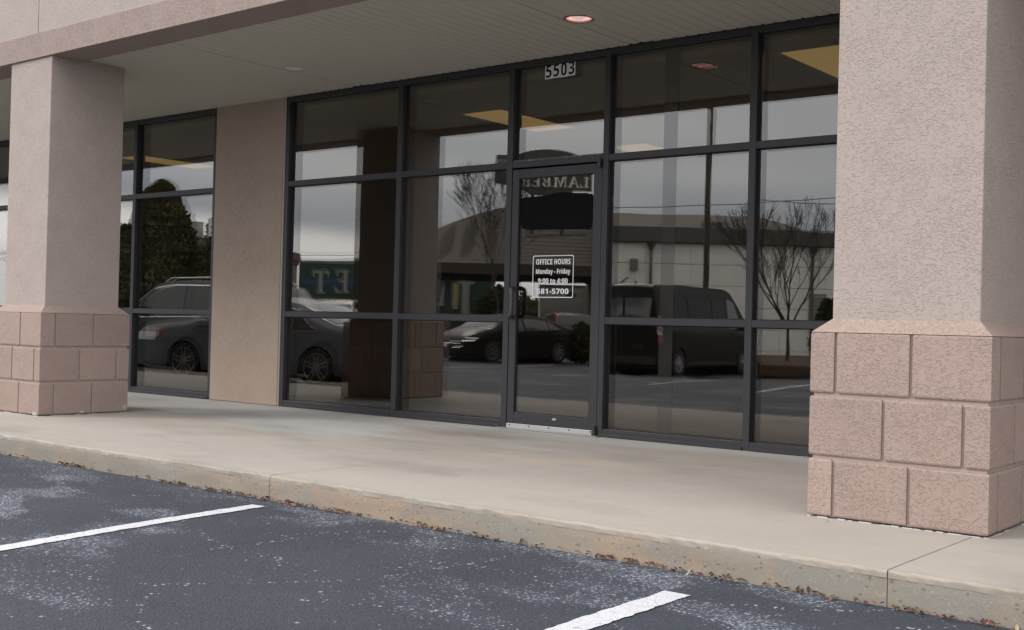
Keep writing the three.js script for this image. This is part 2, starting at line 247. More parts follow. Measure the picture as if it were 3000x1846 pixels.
// ---------------------------------------------------------------- pillars
const P = { zf: 2.366, zb: 1.674, bo: 0.0713, y1: 0.2783, y2: 0.5676, y3: 0.8561, yc: 0.9185, top: 3.007 };
function blockGeo(outline, y0, y1, b = 0.010) { // outline in (x, z)
  const s = new THREE.Shape(outline.map(([x, z]) => new THREE.Vector2(x, -z)));
  const g = new THREE.ExtrudeGeometry(s, { depth: y1 - y0 - 2 * b, bevelEnabled: true, bevelThickness: b, bevelSize: b, bevelOffset: -b, bevelSegments: 2, curveSegments: 1 });
  g.rotateX(-Math.PI / 2).translate(0, y0 + b, 0); return g;
}
function pillar(x0, x1, label, group) {
  const t = thing('stucco_pillar', label, 'pillar', [(x0 + x1) / 2, 0, (P.zf + P.zb) / 2], 0, group);
  const hw = (x1 - x0) / 2, hd = (P.zf - P.zb) / 2, bw = hw + P.bo, bd = hd + P.bo, T = 0.045, gw = 0.0075;
  part('shaft', box(-hw, hw, P.yc - 0.01, P.top + 0.06, -hd, hd, 0.006), M.column, t);
  // sloped cap between base and shaft
  const c = [[-bw, bd], [bw, bd], [bw, -bd], [-bw, -bd]], d = [[-hw, hd], [hw, hd], [hw, -hd], [-hw, -hd]];
  part('sloped_cap', c.map((q, i) => { const e = c[(i + 1) % 4], f = d[(i + 1) % 4], h = d[i]; return quad([q[0], P.y3 + 0.0, q[1]], [e[0], P.y3, e[1]], [f[0], P.yc, f[1]], [h[0], P.yc, h[1]]); }), M.base, t);
  part('base_core', box(-bw + 0.014, bw - 0.014, 0.006, P.y3 + 0.0005, -bd + 0.014, bd - 0.014), M.groove, t);
  // courses: joints are set out from the front left, front and sides alternate
  const courses = [[0.004, P.y1 - 0.0075, 0], [P.y1 + 0.0075, P.y2 - 0.0075, 1], [P.y2 + 0.0075, P.y3, 0]];
  const jx = [[-bw + 0.121, -bw + 0.471], [-bw + 0.351, -bw + 0.703]];       // on front and back, by course kind
  const jz = [[bd - 0.127, bd - 0.48], [bd - 0.356, bd - 0.71]];            // on the sides
  courses.forEach(([y0, y1, kind], ci) => {
    const [xa, xb] = jx[kind], [za, zb] = jz[kind];
    const pieces = [
      [[xa + gw, bd - T], [xb - gw, bd - T], [xb - gw, bd], [xa + gw, bd]],                       // front middle
      [[xa + gw, -bd], [xb - gw, -bd], [xb - gw, -bd + T], [xa + gw, -bd + T]],                   // back middle
      [[bw - T, zb + gw], [bw, zb + gw], [bw, za - gw], [bw - T, za - gw]],                       // right middle
      [[-bw, zb + gw], [-bw + T, zb + gw], [-bw + T, za - gw], [-bw, za - gw]],                   // left middle
      [[xb + gw, bd - T], [bw - T, bd - T], [bw - T, za + gw], [bw, za + gw], [bw, bd], [xb + gw, bd]],        // front right corner
      [[-bw, za + gw], [-bw + T, za + gw], [-bw + T, bd - T], [xa - gw, bd - T], [xa - gw, bd], [-bw, bd]],    // front left corner
      [[xb + gw, -bd], [bw, -bd], [bw, zb - gw], [bw - T, zb - gw], [bw - T, -bd + T], [xb + gw, -bd + T]],    // back right corner
      [[-bw, -bd], [xa - gw, -bd], [xa - gw, -bd + T], [-bw + T, -bd + T], [-bw + T, zb - gw], [-bw, zb - gw]], // back left corner
    ];
    pieces.forEach((o, k) => { const tone = 0.95 + 0.1 * h2(k * 7 + ci, Math.round(x0 * 10)); const m = blockMats[(k * 3 + ci * 5) % 4]; part('block', boxUV(blockGeo(o, y0 + (ci ? 0 : 0.004), y1), k * 0.37 + ci * 1.3, k * 0.61), m, t); });
  });
  // smeared sealant where the base meets the walk
  const r = rng(Math.round(x0 * 100 + 900)), bead = [];
  for (const [a, b, ax] of [[-bw, bw, 0], [-bd, bd, 1]]) for (let s = a; s < b; s += 0.05) { if (r() < 0.35) continue; const l = 0.015 + 0.045 * r(), o = 0.002 + 0.006 * r(), e = Math.min(b, s + l); bead.push(ax ? box(bw - 0.004, bw + o, 0, 0.0015 + 0.003 * r(), s, e) : box(s, e, 0, 0.0015 + 0.003 * r(), bd - 0.004, bd + o)); }
  part('sealant_bead', bead, M.sealant, t);
  return t;
}
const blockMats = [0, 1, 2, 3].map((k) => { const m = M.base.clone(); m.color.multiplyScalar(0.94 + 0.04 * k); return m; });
const pl = pillar(-5.228, -4.573, 'far stucco pillar at left beside the tall narrow window, with chipped base corners');
pillar(2.343, 3.016, 'near stucco pillar at right with rough worm-textured shaft and pink block base');
{ // knocked-off corners on the far pillar
  const chip = (x, y, z, w, h, ax, seed) => { const r = rng(seed), s = new THREE.Shape(), n = 9; for (let i = 0; i < n; i++) { const a = i / n * 6.283, q = 0.6 + 0.5 * r(); const px = Math.cos(a) * w * q, py = Math.sin(a) * h * q; i ? s.lineTo(px, py) : s.moveTo(px, py); } const g = new THREE.ExtrudeGeometry(s, { depth: 0.003, bevelEnabled: false }); if (ax) g.rotateY(Math.PI / 2); g.translate(x, y, z); return boxUV(g); };
  const b = 0.3275 + P.bo, d = 0.346 + P.bo;
  part('chip', [chip(b - 0.0005, 0.05, -d + 0.03, 0.022, 0.032, 1, 4), chip(b - 0.0005, 0.02, 0.02, 0.03, 0.012, 1, 9), chip(b - 0.06, 0.018, d - 0.0005, 0.05, 0.015, 0, 12)], std(0.4, 0.41, 0.39, 0.9), pl, 'pale bare patch where the stucco is knocked off');
}

// ---------------------------------------------------------------- wall, canopy, soffit
const XL = -16, XR = 6;
{
  const c = thing('canopy_fascia', 'long pink-beige stucco canopy band with pale wall panel above it', 'canopy', [0, 0, 0]);
  part('band', box(XL, XR, P.top, 3.218, 2.07, 2.386, 0.004), M.band, c);
  for (const [a, b] of [[XL, -4.826], [-4.814, 0.4], [0.412, XR]]) part('wall_panel', box(a, b, 3.218, 5.2, 2.1, 2.358), M.upper, c);
  part('joint_backing', box(XL + 0.01, XR - 0.01, 3.22, 5.19, 2.11, 2.35), std(0.42, 0.36, 0.34, 0.95), c);
  const r = structure('roof_slab'); part('roof_deck', box(XL, XR, 3.3, 3.45, -8.3, 2.069), std(0.3, 0.29, 0.27, 0.9), r);
}
const LX1 = -0.2710, LX2 = -3.3249, LZ = 0.83, PW = 0.1016;
const lightCentres = [LX1, LX2];
{ // tongued soffit boards running out from the glass; two round holes for the downlights
  const s = structure('soffit', 'ribbed vinyl soffit over the walk'), z0 = 0.0, z1 = 2.068, off = mod(LX1, PW);
  const lx2 = LX2; // second light lies on its own joint after rounding
  const mk = (holeAt) => { // shape in (x, z)
    const sh = new THREE.Shape(), a = holeAt ? 0.004 : 0.0006, b = PW - (holeAt ? 0.004 : 0.0006), y0 = -z1, y1 = -z0; sh.moveTo(a, y0); sh.lineTo(b, y0);
    if (holeAt === 1) { sh.lineTo(b, -LZ - 0.095); sh.absarc(PW, -LZ, 0.095, -Math.PI / 2, Math.PI / 2, true); } sh.lineTo(b, y1); sh.lineTo(a, y1);
    if (holeAt === -1) { sh.lineTo(a, -LZ + 0.095); sh.absarc(0, -LZ, 0.095, Math.PI / 2, -Math.PI / 2, true); } sh.lineTo(a, y0);
    const g = holeAt ? new THREE.ExtrudeGeometry(sh, { depth: 0.012, bevelEnabled: false, curveSegments: 12 }) : new THREE.ExtrudeGeometry(sh, { depth: 0.006, bevelEnabled: true, bevelThickness: 0.006, bevelSize: 0.0055, bevelOffset: -0.0055, bevelSegments: 1, curveSegments: 10 });
    return boxUV(g.rotateX(-Math.PI / 2).translate(0, 3.034, 0));
  };
  const plain = mk(0), left = mk(1), right = mk(-1), k1 = Math.round((LX1 - off) / PW), k2 = Math.round((LX2 - off) / PW);
  lightCentres[1] = off + k2 * PW;
  for (let k = Math.ceil((XL - off) / PW); k < (XR - off) / PW - 1; k++) part('soffit_board', k === k1 - 1 || k === k2 - 1 ? left : k === k1 || k === k2 ? right : plain, M.soffit, s).position.x = off + k * PW;
  part('backing', box(XL, XR, 3.13, 3.14, 0.0, 2.069), M.dark, s);
  const gaps = []; for (let k = Math.ceil((XL - off) / PW); k < (XR - off) / PW - 1; k++) { const x = off + k * PW; gaps.push(box(x - 0.016, x + 0.016, 3.0275, 3.0345, 0.002, 0.016)); }
  part('channel_gap', gaps, M.dark, s).userData.kind = 'stuff';
}
{ // stucco piers between and beside the windows
  const pier = (x0, x1, label) => { const t = thing('wall_pier', label, 'wall'); part('stucco_face', box(x0, x1, 0.004, 3.033, -0.2, 0.016, 0.004), M.pier, t); part('edge_bead', box(x1 - 0.001, x1 + 0.012, 0.004, 3.03, -0.1, 0.006), M.trim, t); return t; };
  pier(-5.452, -4.392, 'plain brown-beige stucco pier between the narrow window and the wide storefront');
  pier(XL, -10.95, 'stucco pier at the far left end of the front');
  pier(3.23, XR, 'stucco pier hidden behind the near pillar');
}

// ---------------------------------------------------------------- storefronts
const HEAD = [2.98, 3.026], RAILS = [[2.151, 2.203], [0.878, 0.93]], SILL = [0.002, 0.062], FZ = 0.0, FB = -0.114, OUT = -0.045, INN = -0.09;
const tilt = rng(5);
function storefront(name, label, xs, skip = -1) { // xs: [left edge, right edge] of every upright
  const t = thing(name, label, 'storefront');
  xs.forEach(([a, b]) => part('mullion', box(a, b, SILL[0], HEAD[1], FB, FZ, 0.0025), M.frame, t));
  for (let i = 0; i < xs.length - 1; i++) {
    const a = xs[i][1], b = xs[i + 1][0], door = i === skip;
    part('head_rail', box(a, b, HEAD[0], HEAD[1], FB + 0.002, FZ - 0.002, 0.0025), M.frame, t);
    part('transom_rail', box(a, b, RAILS[0][0], RAILS[0][1], FB + 0.002, FZ - 0.0015, 0.0025), M.frame, t);
    if (!door) { part('middle_rail', box(a, b, RAILS[1][0], RAILS[1][1], FB + 0.002, FZ - 0.0015, 0.0025), M.frame, t); part('sill_rail', [box(a, b, SILL[0], SILL[1], FB + 0.002, FZ - 0.002, 0.0025), box(a, b, 0.001, 0.024, FZ - 0.01, FZ + 0.012, 0.002)], M.frame, t); }
    const rows = door ? [[RAILS[0][1], HEAD[0]]] : [[SILL[1], RAILS[1][0]], [RAILS[1][1], RAILS[0][0]], [RAILS[0][1], HEAD[0]]];
    for (const [y0, y1] of rows) {
      const cx = (a + b) / 2, cy = (y0 + y1) / 2, w = b - a, h = y1 - y0;
      const gk = []; for (const [p, q, r, s] of [[a, a + 0.007, y0, y1], [b - 0.007, b, y0, y1], [a + 0.007, b - 0.007, y0, y0 + 0.007], [a + 0.007, b - 0.007, y1 - 0.007, y1]]) gk.push(box(p, q, r, s, OUT - 0.006, OUT + 0.005));
      part('gasket', gk, M.gasket, t);
      const o = part('glass_pane', new THREE.PlaneGeometry(w - 0.004, h - 0.004), M.outer, t); o.position.set(cx, cy, OUT); if (b < -2.7 && b > -7 && (y0 < 0.5 || (b > -3 && y1 < 2.3))) o.rotation.x = R(y0 < 0.5 ? (b > -3 ? -0.38 : -0.32) : -0.08); // old glazing leans a little
      const tx = R((tilt() - 0.35) * 0.16), ty = R((tilt() - 0.5) * 0.2);
      const post = i === 3 && name === 'wide_storefront';
      const spans = post ? [[a, -0.11], [0.006, b]] : [[a, b]];
      for (const [p, q] of spans) { const n = part('inner_pane', new THREE.PlaneGeometry(q - p - 0.004, h - 0.004), M.inner, t); n.position.set((p + q) / 2, cy, INN); n.rotation.set(tx, ty, 0); }
      if (post) part('inner_post', box(-0.11, 0.006, y0, y1, -0.112, INN + 0.003), M.gasket, t);
    }
  }
  return t;
}
storefront('narrow_window', 'bronze framed window wall between the far pillar and the stucco pier', [[-10.95, -10.89], [-9.53, -9.47], [-8.23, -8.17], [-6.95, -6.895], [-5.512, -5.452]]);
const front = storefront('wide_storefront', 'wide dark bronze storefront with reflecting panes around the office door', [[-4.378, -4.325], [-2.85, -2.79], [-1.572, -1.514], [-0.606, -0.555], [0.652, 0.706], [1.92, 1.975], [3.17, 3.23]], 2);
{ // remains of old tape and sealant along the door's transom
  const r = rng(77), a = [], b = [];
  a.push(box(-1.5, -0.62, 2.2032, 2.214, -0.03, -0.004));
  for (let x = -1.5; x < -0.62; x += 0.05 + 0.12 * r()) part('sealant_flake', box(x, x + 0.012 + 0.045 * r() * r(), 2.204 + 0.008 * r(), 2.209 + 0.006 * r(), -0.004, -0.002 + 0.001 * r()), std(0.3, 0.29, 0.31, 0.6), front);
  part('old_tape', a, std(0.1, 0.1, 0.11, 0.6), front);
}

// ---------------------------------------------------------------- office door
const bold = await new FontLoader().loadAsync('fonts/droid/droid_sans_bold.typeface.json'), serif = await new FontLoader().loadAsync('fonts/droid/droid_serif_bold.typeface.json'), sansR = await new FontLoader().loadAsync('fonts/droid/droid_sans_regular.typeface.json');
function words(text, font, x, y, w, capH, z, depth = 0.0008) { // fits text to width w (centred on x when w > 0) and cap height
  const g = new TextGeometry(text, { font, size: 1, depth: 1, curveSegments: 5, bevelEnabled: false }); g.computeBoundingBox(); const b = g.boundingBox;
  const cap = new TextGeometry('H', { font, size: 1, depth: 1 }); cap.computeBoundingBox(); const ch = cap.boundingBox.max.y;
  const sy = capH / ch, sx = w ? w / (b.max.x - b.min.x) : sy; g.translate(-(b.min.x + b.max.x) / 2, 0, 0); g.scale(sx, sy, depth); g.translate(x, y, z); return g;
}
{
  const t = thing('office_door', 'dark bronze glass office door with white hours lettering', 'door'), x0 = -1.509, x1 = -0.611, gx0 = -1.44, gx1 = -0.69, gy0 = 0.135, gy1 = 2.062, zf = -0.004, zb = -0.05;
  part('stile', box(x0, gx0, 0.047, 2.137, zb, zf, 0.003), M.frame, t); part('stile', box(gx1, x1, 0.047, 2.137, zb, zf, 0.003), M.frame, t);
  part('top_rail', box(gx0, gx1, gy1, 2.137, zb + 0.002, zf - 0.0015, 0.003), M.frame, t); part('bottom_rail', box(gx0, gx1, 0.047, gy0, zb + 0.002, zf - 0.0015, 0.003), M.frame, t);
  part('door_glass', new THREE.PlaneGeometry(gx1 - gx0, gy1 - gy0).translate((gx0 + gx1) / 2, (gy0 + gy1) / 2, -0.022), M.outer, t);
  const inn = part('inner_pane', new THREE.PlaneGeometry(gx1 - gx0 - 0.01, gy1 - gy0 - 0.01), M.inner, t); inn.position.set((gx0 + gx1) / 2, (gy0 + gy1) / 2, -0.034); inn.rotation.set(R(0.03), R(0.02), 0);
  const gk = []; for (const [p, q, r, s] of [[gx0, gx0 + 0.006, gy0, gy1], [gx1 - 0.006, gx1, gy0, gy1], [gx0, gx1, gy0, gy0 + 0.006], [gx0, gx1, gy1 - 0.006, gy1]]) gk.push(box(p + 0.0005, q - 0.0005, r + 0.0005, s - 0.0005, -0.024, -0.012)); part('gasket', gk, M.gasket, t);
  const sweep = part('door_sweep', box(x0 + 0.004, x1 - 0.004, 0.01, 0.044, -0.012, 0.006, 0.002), M.alu, t);
  for (let k = 0; k < 5; k++) part('screw', new THREE.CylinderGeometry(0.006, 0.006, 0.003, 10).rotateX(Math.PI / 2).translate(lerp(x0 + 0.04, x1 - 0.05, k / 4), 0.032, 0.0072), M.gasket, sweep);
  part('bottom_lock', new THREE.CylinderGeometry(0.02, 0.02, 0.004, 16).rotateX(Math.PI / 2).scale(1, 0.5, 1).translate(-1.02, 0.105, zf + 0.001), M.alu, t);
  part('pull_handle', tube([[-1.495, 0.925, -0.006], [-1.488, 0.925, 0.022], [-1.462, 0.926, 0.05], [-1.442, 0.94, 0.06], [-1.437, 0.975, 0.062], [-1.437, 1.04, 0.062], [-1.437, 1.11, 0.062], [-1.442, 1.145, 0.06], [-1.462, 1.157, 0.05], [-1.488, 1.158, 0.022], [-1.495, 1.158, -0.006]], 0.019, 72, 10), std(0.07, 0.068, 0.066, 0.4, { metalness: 0.4 }), t);
  part('lock_cylinder', new THREE.CylinderGeometry(0.016, 0.016, 0.01, 18).rotateX(Math.PI / 2).translate(-1.475, 1.085, 0.0), M.alu, t);
  part('pivot', new THREE.CylinderGeometry(0.019, 0.019, 0.075, 16).translate(-0.628, 2.136, 0.014), M.frame, t); part('pivot', new THREE.CylinderGeometry(0.018, 0.02, 0.07, 16).translate(-0.62, 0.048, 0.014), M.frame, t);
  // white lettering, stuck to the glass
  const zt = -0.0208, cx = -1.081, top = 1.423;
  part('hours_lettering', [words('OFFICE HOURS', bold, cx, top - 0.073, 0.345, 0.043, zt), words('Monday - Friday', bold, cx, top - 0.149, 0.345, 0.039, zt), words('9:00 to 4:00', bold, cx, top - 0.228, 0.298, 0.042, zt), words('581-5700', bold, cx, top - 0.311, 0.32, 0.042, zt)], M.vinyl, t, 'white lettering with the office hours and phone number');
  const o = new THREE.Shape(), rr = (s, x, y, w, h, r) => { s.moveTo(x + r, y); s.lineTo(x + w - r, y); s.quadraticCurveTo(x + w, y, x + w, y + r); s.lineTo(x + w, y + h - r); s.quadraticCurveTo(x + w, y + h, x + w - r, y + h); s.lineTo(x + r, y + h); s.quadraticCurveTo(x, y + h, x, y + h - r); s.lineTo(x, y + r); s.quadraticCurveTo(x, y, x + r, y); };
  rr(o, -1.287, 1.081, 0.41, 0.342, 0.018); const hole = new THREE.Path(); rr(hole, -1.281, 1.087, 0.398, 0.33, 0.014); o.holes.push(hole);
  part('hours_border', new THREE.ExtrudeGeometry(o, { depth: 0.0008, bevelEnabled: false }).translate(0, 0, zt), M.vinyl, t);
  const d = new THREE.Shape([[-1.425, 1.69], [-1.432, 1.80], [-1.435, 1.87], [-1.425, 1.898], [-1.40, 1.905], [-1.27, 1.905], [-1.16, 1.915], [-1.05, 1.93], [-0.97, 1.928], [-0.86, 1.915], [-0.76, 1.91], [-0.738, 1.90], [-0.72, 1.905], [-0.708, 1.893], [-0.702, 1.872], [-0.694, 1.862], [-0.697, 1.842], [-0.704, 1.83], [-0.7, 1.77], [-0.703, 1.70], [-0.716, 1.645], [-0.735, 1.622], [-0.79, 1.626], [-1.0, 1.63], [-1.25, 1.636], [-1.36, 1.637], [-1.405, 1.65]].map((p) => new THREE.Vector2(...p)));
  part('redaction_blot', new THREE.ExtrudeGeometry(d, { depth: 0.0008, bevelEnabled: false }).translate(0, 0, zt), M.black, t, 'black blot copying a redaction mark over the decal on the upper glass');  // added blot: a redaction mark given a body, no real part of the door
  part('dark_lettering', words('Buying or Selling Your Real Estate', bold, -1.07, 1.572, 0.6, 0.024, zt), M.letterDark, t, 'small dark lettering under the black blot');
  const th = part('threshold', box(-1.57, -0.56, 0.001, 0.009, -0.1, 0.07, 0.002), std(0.3, 0.3, 0.3, 0.45, { metalness: 0.6 }), t);
}
{ // street number on the glass over the door
  const t = thing('number_plate', 'four black digits 5503 on white stick-on tiles above the door', 'number'), z = OUT + 0.001, cs = ['5', '5', '0', '3'];
  cs.forEach((c, i) => { const x0 = -1.229 + i * 0.0762, dy = [0, 0.002, 0.001, 0.004][i]; part('digit_tile', new RoundedBoxGeometry(0.0752, 0.127, 0.0012, 2, 0.0005).translate(x0 + 0.038, 2.927 + dy, z), std(0.72, 0.72, 0.74, 0.55), t); part('digit', words(c, bold, x0 + 0.038, 2.876 + dy, 0.056, 0.102, z + 0.0008, 0.0008), M.black, t); });
}
{ // lettering on the far left window
  const t = thing('window_lettering', 'white lettering on the window at the far left edge', 'lettering');
  part('lettering', [words('Associates', bold, -9.92, 1.582, 0.56, 0.062, OUT + 0.001), words('581-2200', sansR, -9.98, 1.505, 0.46, 0.05, OUT + 0.001)], M.vinyl, t);
}

// ---------------------------------------------------------------- downlights in the soffit
function downlight(x, lit, label) {
  const t = thing('downlight', label, 'downlight', [x, 3.034, LZ]);
  part('trim_ring', new THREE.LatheGeometry([[0.092, 0.012], [0.088, 0.001], [0.095, -0.006], [0.108, -0.006], [0.113, 0.0], [0.112, 0.002]].map((p) => new THREE.Vector2(...p)), 40), lit ? std(0.18, 0.16, 0.15, 0.5) : std(0.42, 0.42, 0.42, 0.5), t);
  part('reflector', new THREE.LatheGeometry([[0.091, 0.008], [0.086, 0.02], [0.072, 0.034], [0.05, 0.042], [0.0, 0.045]].map((p) => new THREE.Vector2(...p)), 40), lit ? std(0.8, 0.62, 0.6, 0.35) : std(0.3, 0.3, 0.31, 0.5), t);
  if (lit) {
    part('lamp', new THREE.SphereGeometry(0.055, 24, 12).scale(1, 0.5, 1).translate(0, 0.022, 0), new THREE.MeshStandardMaterial({ color: 0x332020, emissive: rgb(0.62, 0.44, 0.42), emissiveIntensity: 1 }), t);
    const l = new THREE.PointLight(0xffc4ba, 0.03, 3, 2); l.position.set(0, 0.022, 0); l.castShadow = true; l.shadow.radius = 0.6; t.add(l); l.name = 'lamp_light';
  } else part('lens', new THREE.CircleGeometry(0.088, 32).rotateX(Math.PI / 2).translate(0, 0.004, 0), std(0.72, 0.72, 0.74, 0.4), t);
}
downlight(LX1, true, 'lit recessed downlight glowing pink in the soffit above the door');
downlight(lightCentres[1], false, 'unlit grey recessed downlight in the soffit left of the door');

// ---------------------------------------------------------------- the dim office behind the glass
{
  RectAreaLightUniformsLib.init();
  const shell = (n, g, m) => { const o = part(n, g, m, scene); o.userData.kind = 'structure'; return o; };
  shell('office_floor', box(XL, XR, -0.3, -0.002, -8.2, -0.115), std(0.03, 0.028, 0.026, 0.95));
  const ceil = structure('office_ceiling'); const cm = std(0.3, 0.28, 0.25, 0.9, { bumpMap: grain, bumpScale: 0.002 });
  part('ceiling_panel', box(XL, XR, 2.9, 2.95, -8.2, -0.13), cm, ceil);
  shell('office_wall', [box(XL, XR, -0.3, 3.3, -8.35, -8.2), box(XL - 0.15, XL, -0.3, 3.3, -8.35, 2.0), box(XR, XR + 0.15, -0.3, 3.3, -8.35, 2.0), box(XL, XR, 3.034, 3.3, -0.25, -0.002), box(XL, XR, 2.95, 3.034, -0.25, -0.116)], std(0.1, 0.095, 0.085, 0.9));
  const troffer = (x0, z0, label) => {
    const t = thing('ceiling_light', label, 'ceiling light', [x0, 2.9, z0], 0, 'fluorescent panels in the office ceiling'), w = 0.5, d = 1.2;
    part('frame', [box(-0.02, w + 0.02, -0.012, 0, 0, 0.02), box(-0.02, w + 0.02, -0.012, 0, -d - 0.02, -d), box(-0.02, 0, -0.012, 0, -d, 0), box(w, w + 0.02, -0.012, 0, -d, 0)], std(0.35, 0.34, 0.3, 0.5), t);
    part('diffuser', new THREE.PlaneGeometry(w, d).rotateX(Math.PI / 2).translate(w / 2, -0.005, -d / 2), new THREE.MeshStandardMaterial({ color: 0x222018, emissive: rgb(0.9, 0.72, 0.38), emissiveIntensity: 0.46 }), t);
    const l = new THREE.RectAreaLight(0xffd9a0, 0.25, w, d); l.position.set(w / 2, -0.02, -d / 2); l.rotation.x = -Math.PI / 2; l.name = 'panel_light'; t.add(l);
  };
  troffer(-2.98, -1.0, 'lit fluorescent panel seen through the glass left of the door'); troffer(0.72, -0.3, 'lit fluorescent panel seen through the glass beside the near pillar'); troffer(-2.9, -3.4, 'lit fluorescent panel deep in the office right of the door'); troffer(-8.98, -1.1, 'lit fluorescent panel behind the narrow window');
}

// ---------------------------------------------------------------- what the glass mirrors: the lot and the buildings across it
// at(px, py, depth): the place whose mirror image in the glass lies that deep along that sight line
const RM = new THREE.Matrix3().setFromMatrix4(new THREE.Matrix4().makeRotationFromEuler(new THREE.Euler(R(0.493), R(38.7485), R(1.458), 'YXZ')));
const S = 3000 / 2457;
function at(px, py, t) { const v = new THREE.Vector3((px * S - 1500) / 3462, -(py * S - 923) / 3462, -1).applyMatrix3(RM).multiplyScalar(t); return [4.6286 + v.x, 0.8511 + v.y, -0.09 - (7.607 + v.z)]; }
const FACE = R(-38.75); // local +x runs right in the mirror image, local +z away from the viewer
const gnd = (p) => [p[0], groundY(p[0], p[2]), p[2]];

// --- vehicles
const glassCar = new THREE.MeshPhysicalMaterial({ color: rgb(0.018, 0.022, 0.023), roughness: 0.05, clearcoat: 1, clearcoatRoughness: 0.03 });
const privacy = new THREE.MeshPhysicalMaterial({ color: rgb(0.008, 0.009, 0.009), roughness: 0.12, specularIntensity: 0.45 });
const rubber = std(0.018, 0.018, 0.018, 0.9), chrome = std(0.75, 0.76, 0.78, 0.18, { metalness: 1 }), rimDark = std(0.05, 0.05, 0.055, 0.35, { metalness: 0.6 }), rimSilver = std(0.5, 0.5, 0.52, 0.3, { metalness: 0.9 }), plastic = std(0.02, 0.02, 0.021, 0.6);
const redLens = new THREE.MeshPhysicalMaterial({ color: rgb(0.22, 0.015, 0.018), roughness: 0.15, clearcoat: 1 }), clearLens = new THREE.MeshPhysicalMaterial({ color: rgb(0.75, 0.76, 0.78), roughness: 0.3, clearcoat: 1, metalness: 0.2 }), amber = std(0.5, 0.12, 0.03, 0.2), plateMat = std(0.7, 0.72, 0.74, 0.5);
const paint = (r, g, b, k = 0.8) => new THREE.MeshPhysicalMaterial({ color: rgb(r, g, b), roughness: 0.5, metalness: 0.1, specularIntensity: Math.min(1, k + 0.1), clearcoat: k, clearcoatRoughness: 0.08 });
const curve = (pts) => (x) => { if (x <= pts[0][0]) return pts[0][1]; for (let i = 1; i < pts.length; i++) if (x <= pts[i][0]) { const [a, b] = pts[i - 1], [c, d] = pts[i]; const t = (x - a) / (c - a); return b + (d - b) * t; } return pts[pts.length - 1][1]; };
const smoothCurve = (pts, w = 0.12) => { const f = curve(pts); return (x) => { let s = 0; for (let k = -3; k <= 3; k++) s += f(x + k * w / 3) * [1, 2, 3, 3.5, 3, 2, 1][k + 3]; return s / 15.5; }; };
function grid(nu, nv, f) { const pos = [], uv = [], idx = []; for (let i = 0; i <= nu; i++) for (let j = 0; j <= nv; j++) { pos.push(...f(i / nu, j / nv)); uv.push(i / nu, j / nv); } for (let i = 0; i < nu; i++) for (let j = 0; j < nv; j++) { const a = i * (nv + 1) + j, b = a + nv + 1; idx.push(a, b, a + 1, b, b + 1, a + 1); } const g = new THREE.BufferGeometry(); g.setAttribute('position', new THREE.Float32BufferAttribute(pos, 3)); g.setAttribute('uv', new THREE.Float32BufferAttribute(uv, 2)); g.setIndex(idx); g.computeVertexNormals(); return g; }
